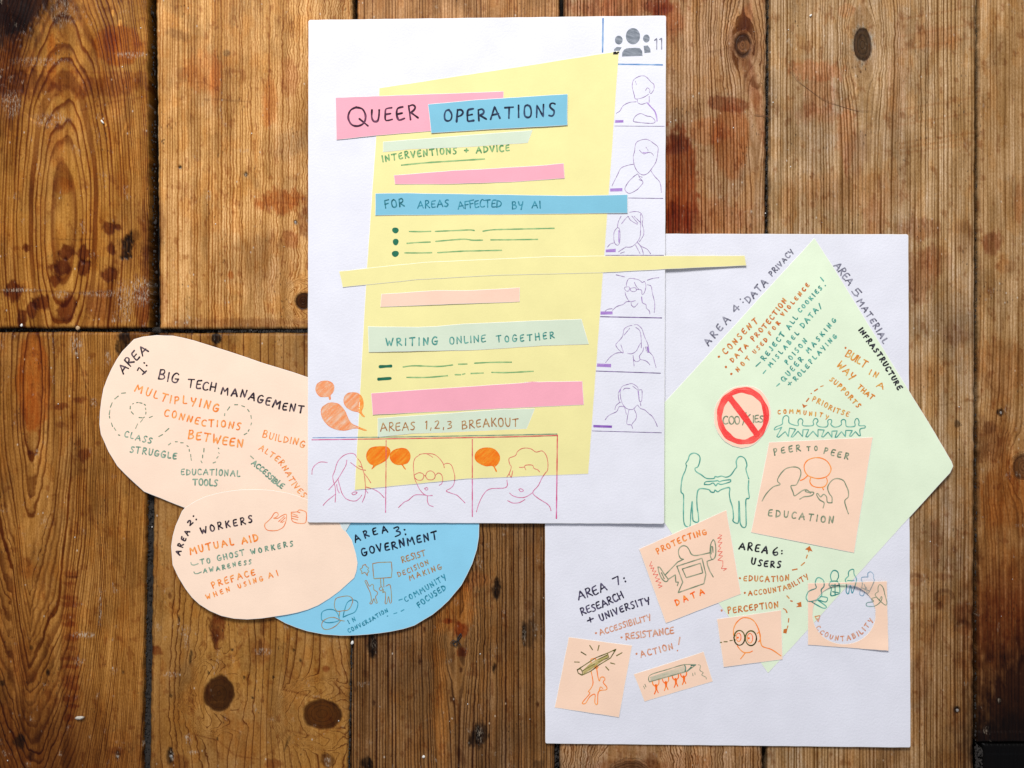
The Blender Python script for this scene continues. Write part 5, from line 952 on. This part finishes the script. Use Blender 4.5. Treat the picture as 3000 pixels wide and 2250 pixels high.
# peer card
text('PE', ZQ, 'PEER', [(275,290),(400,262),(535,248)], 62, 'sage', 3.8); text('PE', ZQ, 'TO', [(603,242),(705,242)], 44, 'sage', 3.6); text('PE', ZQ, 'PEER', [(772,270),(850,290),(930,312),(1015,332)], 60, 'sage', 3.8); text('PE', ZQ, 'EDUCATION', [(210,906),(400,916),(600,948),(865,980)], 66, 'sage', 3.8, dm=.9)
draw('PE', ZQ, '610,495 580,450 575,390 610,340 680,315 750,320 810,355 845,420 830,475 790,510 720,525 660,515 610,495; 610,495 570,530 535,545; 640,515 632,560 660,600 720,615 780,605 808,560 800,520; 755,612 770,638', 'vor', 3.0, 'speech_bubble', 'orange outlined speech bubbles', dm=.8)
draw('PE', ZQ, '148,752 190,680 260,610 330,585 305,555 310,520 350,460 400,420 480,408 530,430 540,480 520,540 490,590 440,600 460,660 475,700 510,680 560,645 600,640 630,660 670,665 660,690 620,705 570,710 530,733; 600,640 585,655 640,672; 855,770 855,715 830,680 812,630 820,590 860,540 910,525 970,545 1000,600 1020,650 1020,710 985,750 1000,820 1022,882; 855,770 810,765 800,710 770,685 740,710 710,675 700,690 730,740 775,770 765,822', 'sage', 3.2, 'figure_sketch', 'two grey-green heads facing each other with open hands')
# protecting data card
text('PD', ZR, 'PROTECTING', [(300,718),(500,622),(700,530),(932,462)], 68, 'orange', 3.8); text('PD', ZR, 'DATA', [(540,1388),(720,1310),(902,1238)], 74, 'vor', 4.0)
draw('PD', ZR, '630,790 590,775 565,710 575,650 620,615 670,625 705,670 735,725 800,740 970,705; !630,790 555,825 400,985; 1015,535 985,590 975,690 985,770 1015,790 1045,740 1048,640 1035,560 1015,535; 990,720 985,640 1005,625 1012,700; !1010,790 935,815 940,860 970,940 1015,1018; !545,880 870,775 920,985 895,1105 560,1222 620,1085 545,880; !615,915 850,840 880,965 665,1028 615,915; 300,890 320,890 380,980 430,1050 400,1080 350,1040 310,950 300,890; 345,965 380,1040; !430,1050 525,990 530,1085 565,1085 550,1130', 'sage', 3.2, 'figure_sketch', 'grey-green figure with two shields behind a computer screen', dm=1.05)
draw('PD', ZR, '!215,820 190,880 228,868 203,912 248,898 225,945 275,940 235,990 300,985 262,1030 325,1045 268,1075 340,1090 300,1125 355,1135 310,1160; !1095,470 1130,480 1070,520 1125,515 1075,570 1130,570 1085,620 1115,640 1075,690 1135,690 1085,740 1140,745 1075,800 1140,810 1140,870 1120,910 1190,910 1150,935', 'redp', 1.8, 'zigzag_sketch', 'red zigzag lines')
text('G', ZR, 'AREA', [(1348,655),(1470,670),(1715,716)], 92, 'black', 4.4); text('G', ZR, '6', [(1785,737),(1852,742)], 98, 'black', 4.6); Ink('G', 'black', 'lettering', 'colon').dot(ZR([(1905,680)])[0], 2.7).dot(ZR([(1905,716)])[0], 2.7).done(); text('G', ZR, 'USERS', [(1508,853),(1700,888),(1888,900)], 78, 'black', 4.6)
for z, q in ((ZR,(1362,1035)),(ZR,(1425,1225))): Ink('G', 'orange2', 'bullet').dot(z([q])[0], 3.2).done()
Ink('G', 'pale', 'bullet').dot(ZR([(1125,1453)])[0], 3.4).done()
text('G', ZR, 'EDUCATION', [(1410,1068),(1780,1080),(1998,1060)], 66, 'orange2', 3.6); text('G', ZS, 'ACCOUNTABILITY', [(490,680),(700,658),(850,632),(950,600),(1050,545),(1140,495)], 50, 'orange2', 3.2); text('G', ZR, 'PERCEPTION', [(1210,1492),(1500,1455),(1860,1412)], 74, 'orange2', 3.8)
arrow('G', ZS, '965,405 1015,395; 1060,355 1095,325; 1115,275 1125,245; 1140,208 1141,195', '1150,145 1100,182 1182,206'); arrow('G', ZS, '905,685 928,710; 945,738 962,743', '1058,748 1064,803 1002,806 1030,785 1008,766'); arrow('G', ZS, '868,823 890,835 905,865; 925,930 920,968; 915,1010 910,1030', '870,1045 912,1036 900,1091 864,1085')
# perception card
draw('PC', ZS, '330,1110 330,1040 360,975 410,930 450,920 510,930 560,970 600,1050 615,1130 625,1200 650,1235 740,1265 840,1332; 370,1225 400,1265 440,1295 500,1295 532,1280; 455,1300 405,1365; 585,1090 605,1078 618,1110 615,1160 600,1180', 'vor', 3.0, 'face_sketch', 'orange bald head in profile', dm=.85)
ink = Ink('PC', 'vor', 'eye_sketch', 'orange eyes'); [ink.stroke(ell(ZS, *e), 2.2, closed=True) for e in ((383,1132,26,45),(505,1142,30,52))]; ink.dot(ZS([(374,1136)])[0], 3).dot(ZS([(493,1142)])[0], 3).done()
ink = Ink('PC', 'olive', 'glasses_sketch', 'dark round glasses'); [ink.stroke(ell(ZS, *e), 3.8, closed=True, mid=1.1) for e in ((392,1138,58,80),(516,1142,60,80))]; ink.s_(ZS, '345,1112 330,1136 345,1162', 3.6).done()
for q in ('185,1188 200,1187', '225,1180 260,1180', '290,1168 315,1165'): draw('PC', ZS, q, 'olive', 3.0, 'dash_mark')
# accountability card
draw('R', ZS, '!1207,908 1262,898 1243,965 1207,908; !1228,936 1254,928', 'brownb', 2.8, 'lettering', 'handwritten A', dm=1.0)
text('R', ZS, 'CCOUNTABILITY', [(1215,1040),(1285,1108),(1375,1150),(1480,1170),(1600,1158),(1710,1105),(1780,1030),(1835,958)], 48, 'pale', 3.4, dm=1.0)
draw('AC', ZS, '1130,740 1112,710 1120,670 1150,630 1220,600 1210,550 1225,500 1255,488 1300,520 1305,580 1275,620 1280,680 1230,725 1165,745 1130,740; 1230,725 1330,800 1290,815 1165,745; 1265,690 1340,705 1325,750 1250,730', 'dgreen', 3.2, 'figure_sketch', 'teal outline figure seated at the left of the ring', dm=.75)
draw('AC', ZS, '1390,530 1375,470 1395,420 1425,410 1455,430 1462,480 1445,520 1470,560 1475,650 1440,670 1380,680 1385,600 1360,570 1380,530 1445,525; 1425,560 1425,680; 1380,570 1470,570; 1400,640 1460,650', 'dgreen', 3.4, 'figure_sketch', 'second teal outline figure', dm=.85); draw('AC', ZS, '1570,470 1570,430 1590,405 1625,400 1630,450 1655,500 1645,560 1610,655 1590,570 1570,660 1545,640 1550,560 1535,510 1570,470; 1560,520 1630,520', 'dgreen', 3.0, 'figure_sketch', 'third teal outline figure', dm=.7)
draw('AC', ZS, '1780,480 1780,440 1810,425 1840,455 1840,500 1850,520 1780,660 1760,590 1730,680 1690,660 1720,560 1710,490 1780,480; 1740,560 1770,640; 1720,600 1790,630', 'lblue', 2.8, 'figure_sketch', 'fourth, pale blue outline figure', dm=1.2); draw('AC', ZS, '1890,640 1890,590 1910,562 1945,600 1965,680 1985,760 1960,780 1860,680 1890,640; 1900,740 1925,690 1930,720 1905,760 1850,795 1770,795 1770,760 1840,745 1820,715 1865,700', 'sage', 2.6, 'figure_sketch', 'fifth, grey-green outline figure')
# area 7
text('R', ZT, 'AREA', [(425,358),(580,318),(730,252)], 92, 'navy', 4.4); text('R', ZT, '7', [(822,212),(880,188)], 86, 'navy', 4.2); Ink('R', 'navy', 'lettering', 'colon').dot(ZT([(915,125)])[0], 3).dot(ZT([(930,160)])[0], 3).done()
text('R', ZT, 'RESEARCH', [(462,524),(600,475),(750,412),(912,335)], 74, 'navy', 4.2); text('R', ZT, '+', [(532,622),(596,598)], 78, 'navy', 4.2); text('R', ZT, 'UNIVERSITY', [(665,588),(800,532),(950,468),(1198,392)], 68, 'navy', 4.2)
for q in ((612,718),(888,765),(1050,942)): Ink('R', 'pale', 'bullet').dot(ZT([q])[0], 3.2, 1.2).done()
text('R', ZT, 'ACCESSIBILITY', [(658,742),(900,662),(1208,572)], 58, 'pale', 3.4); text('R', ZT, 'RESISTANCE', [(938,787),(1200,757),(1452,722)], 66, 'pale', 3.8); text('R', ZT, 'ACTION', [(1100,980),(1445,890)], 64, 'pale', 3.6); draw('R', ZT, '1518,765 1505,840; 1492,906 1493,909', 'pale', 4.2, 'lettering', 'exclamation mark')
# pencil card
ink = Ink('PN', 'olive', 'pencil_sketch', 'olive green drawn pencil held up')
ink.s_(ZT, '!410,1115 540,1030 610,985 735,935 828,892 770,985 640,1065 555,1130 460,1172 420,1150 410,1115; 410,1115 445,1105 465,1140 460,1172; 735,935 748,978', 3.0)
ink.T = (.42, .50, .20); ink.fill(ZT('470,1120 545,1050 615,1005 740,945 745,975 640,1050 555,1115 475,1160'), .2, 1.3, -.52, 3); ink.T = PEN['olive']; ink.fill(ZT('790,912 830,888 812,918'), 1, 1.2, step=2.5)
ink.s_(ZT, '460,1130 600,1050; 640,1030 742,985; 640,1000 735,955', 2.2); ink.done()
draw('PN', ZT, '605,990 560,1000 560,1040 590,1060 615,1040 605,990; 598,1090 620,1068 635,1085 615,1100 598,1090; 560,1130 580,1250 560,1310 530,1350 545,1370 465,1470 500,1475 545,1405 600,1380 600,1470 628,1482 640,1350 720,1330 728,1300 690,1250 710,1215 690,1192 660,1200 650,1235 635,1200 620,1100; 645,1350 660,1300 685,1315', 'vor', 2.6, 'figure_sketch', 'orange outline figure with raised arm', dm=.85)
draw('PN', ZT, '545,852 575,898; 645,852 632,905; 452,922 505,955; 835,962 893,930; 382,1030 430,1032; 770,1040 815,1052; 718,1082 750,1118', 'olive', 3.0, 'ray_sketch', 'short dark rays round the pencil')
ink = Ink('PP', 'sage', 'pencil_sketch', 'grey-green drawn pencil carried overhead').s_(ZT, '1190,1245 1180,1210 1210,1165 1380,1112 1560,1060 1690,1060; !1690,1060 1600,1130 1190,1245; 1200,1200 1540,1095; 1360,1165 1560,1110; 1210,1225 1350,1190; 1570,1065 1585,1130', 2.6)
ink.T = PEN['teal2']; ink.fill(ZT('1200,1190 1560,1072 1580,1130 1200,1235'), .05, .5, -.28, 3); ink.T = PEN['dteal']; ink.s_(ZT, '1640,1068 1690,1060; 1570,1065 1580,1095 1575,1130; 1600,1125 1640,1085', 3.4); ink.done()
draw('PP', ZT, '1715,1060 1740,1070 1735,1120 1770,1145 1755,1170 1800,1195 1803,1215; 1125,1290 1140,1320; 1140,1270 1152,1300; 1655,1150 1660,1178; 1680,1145 1683,1168', 'sage', 2.0, 'squiggle_sketch')
for x, y, k in ((1262,1295,1.0),(1368,1262,.95),(1474,1228,.95),(1562,1200,.92)):
    q = lambda a, b: f'{x + a * k:.0f},{y + b * k:.0f}'
    Ink('PP', 'vor', 'figure_sketch', 'small orange figure with both arms up').s_(ZT, f'{q(-42,-58)} {q(-32,-20)} {q(-5,0)}; {q(30,-72)} {q(28,-30)} {q(0,0)}; {q(-5,0)} {q(0,30)} {q(-18,80)}; {q(2,10)} {q(8,35)} {q(22,66)}', 3.2).dot(ZT([(x - 2, y - 14)])[0], 3.4 * k).fill(ZT([(x-12,y-4),(x+14,y-6),(x+10,y+34),(x-8,y+36)]), 1, 1.2, step=2.5).done()
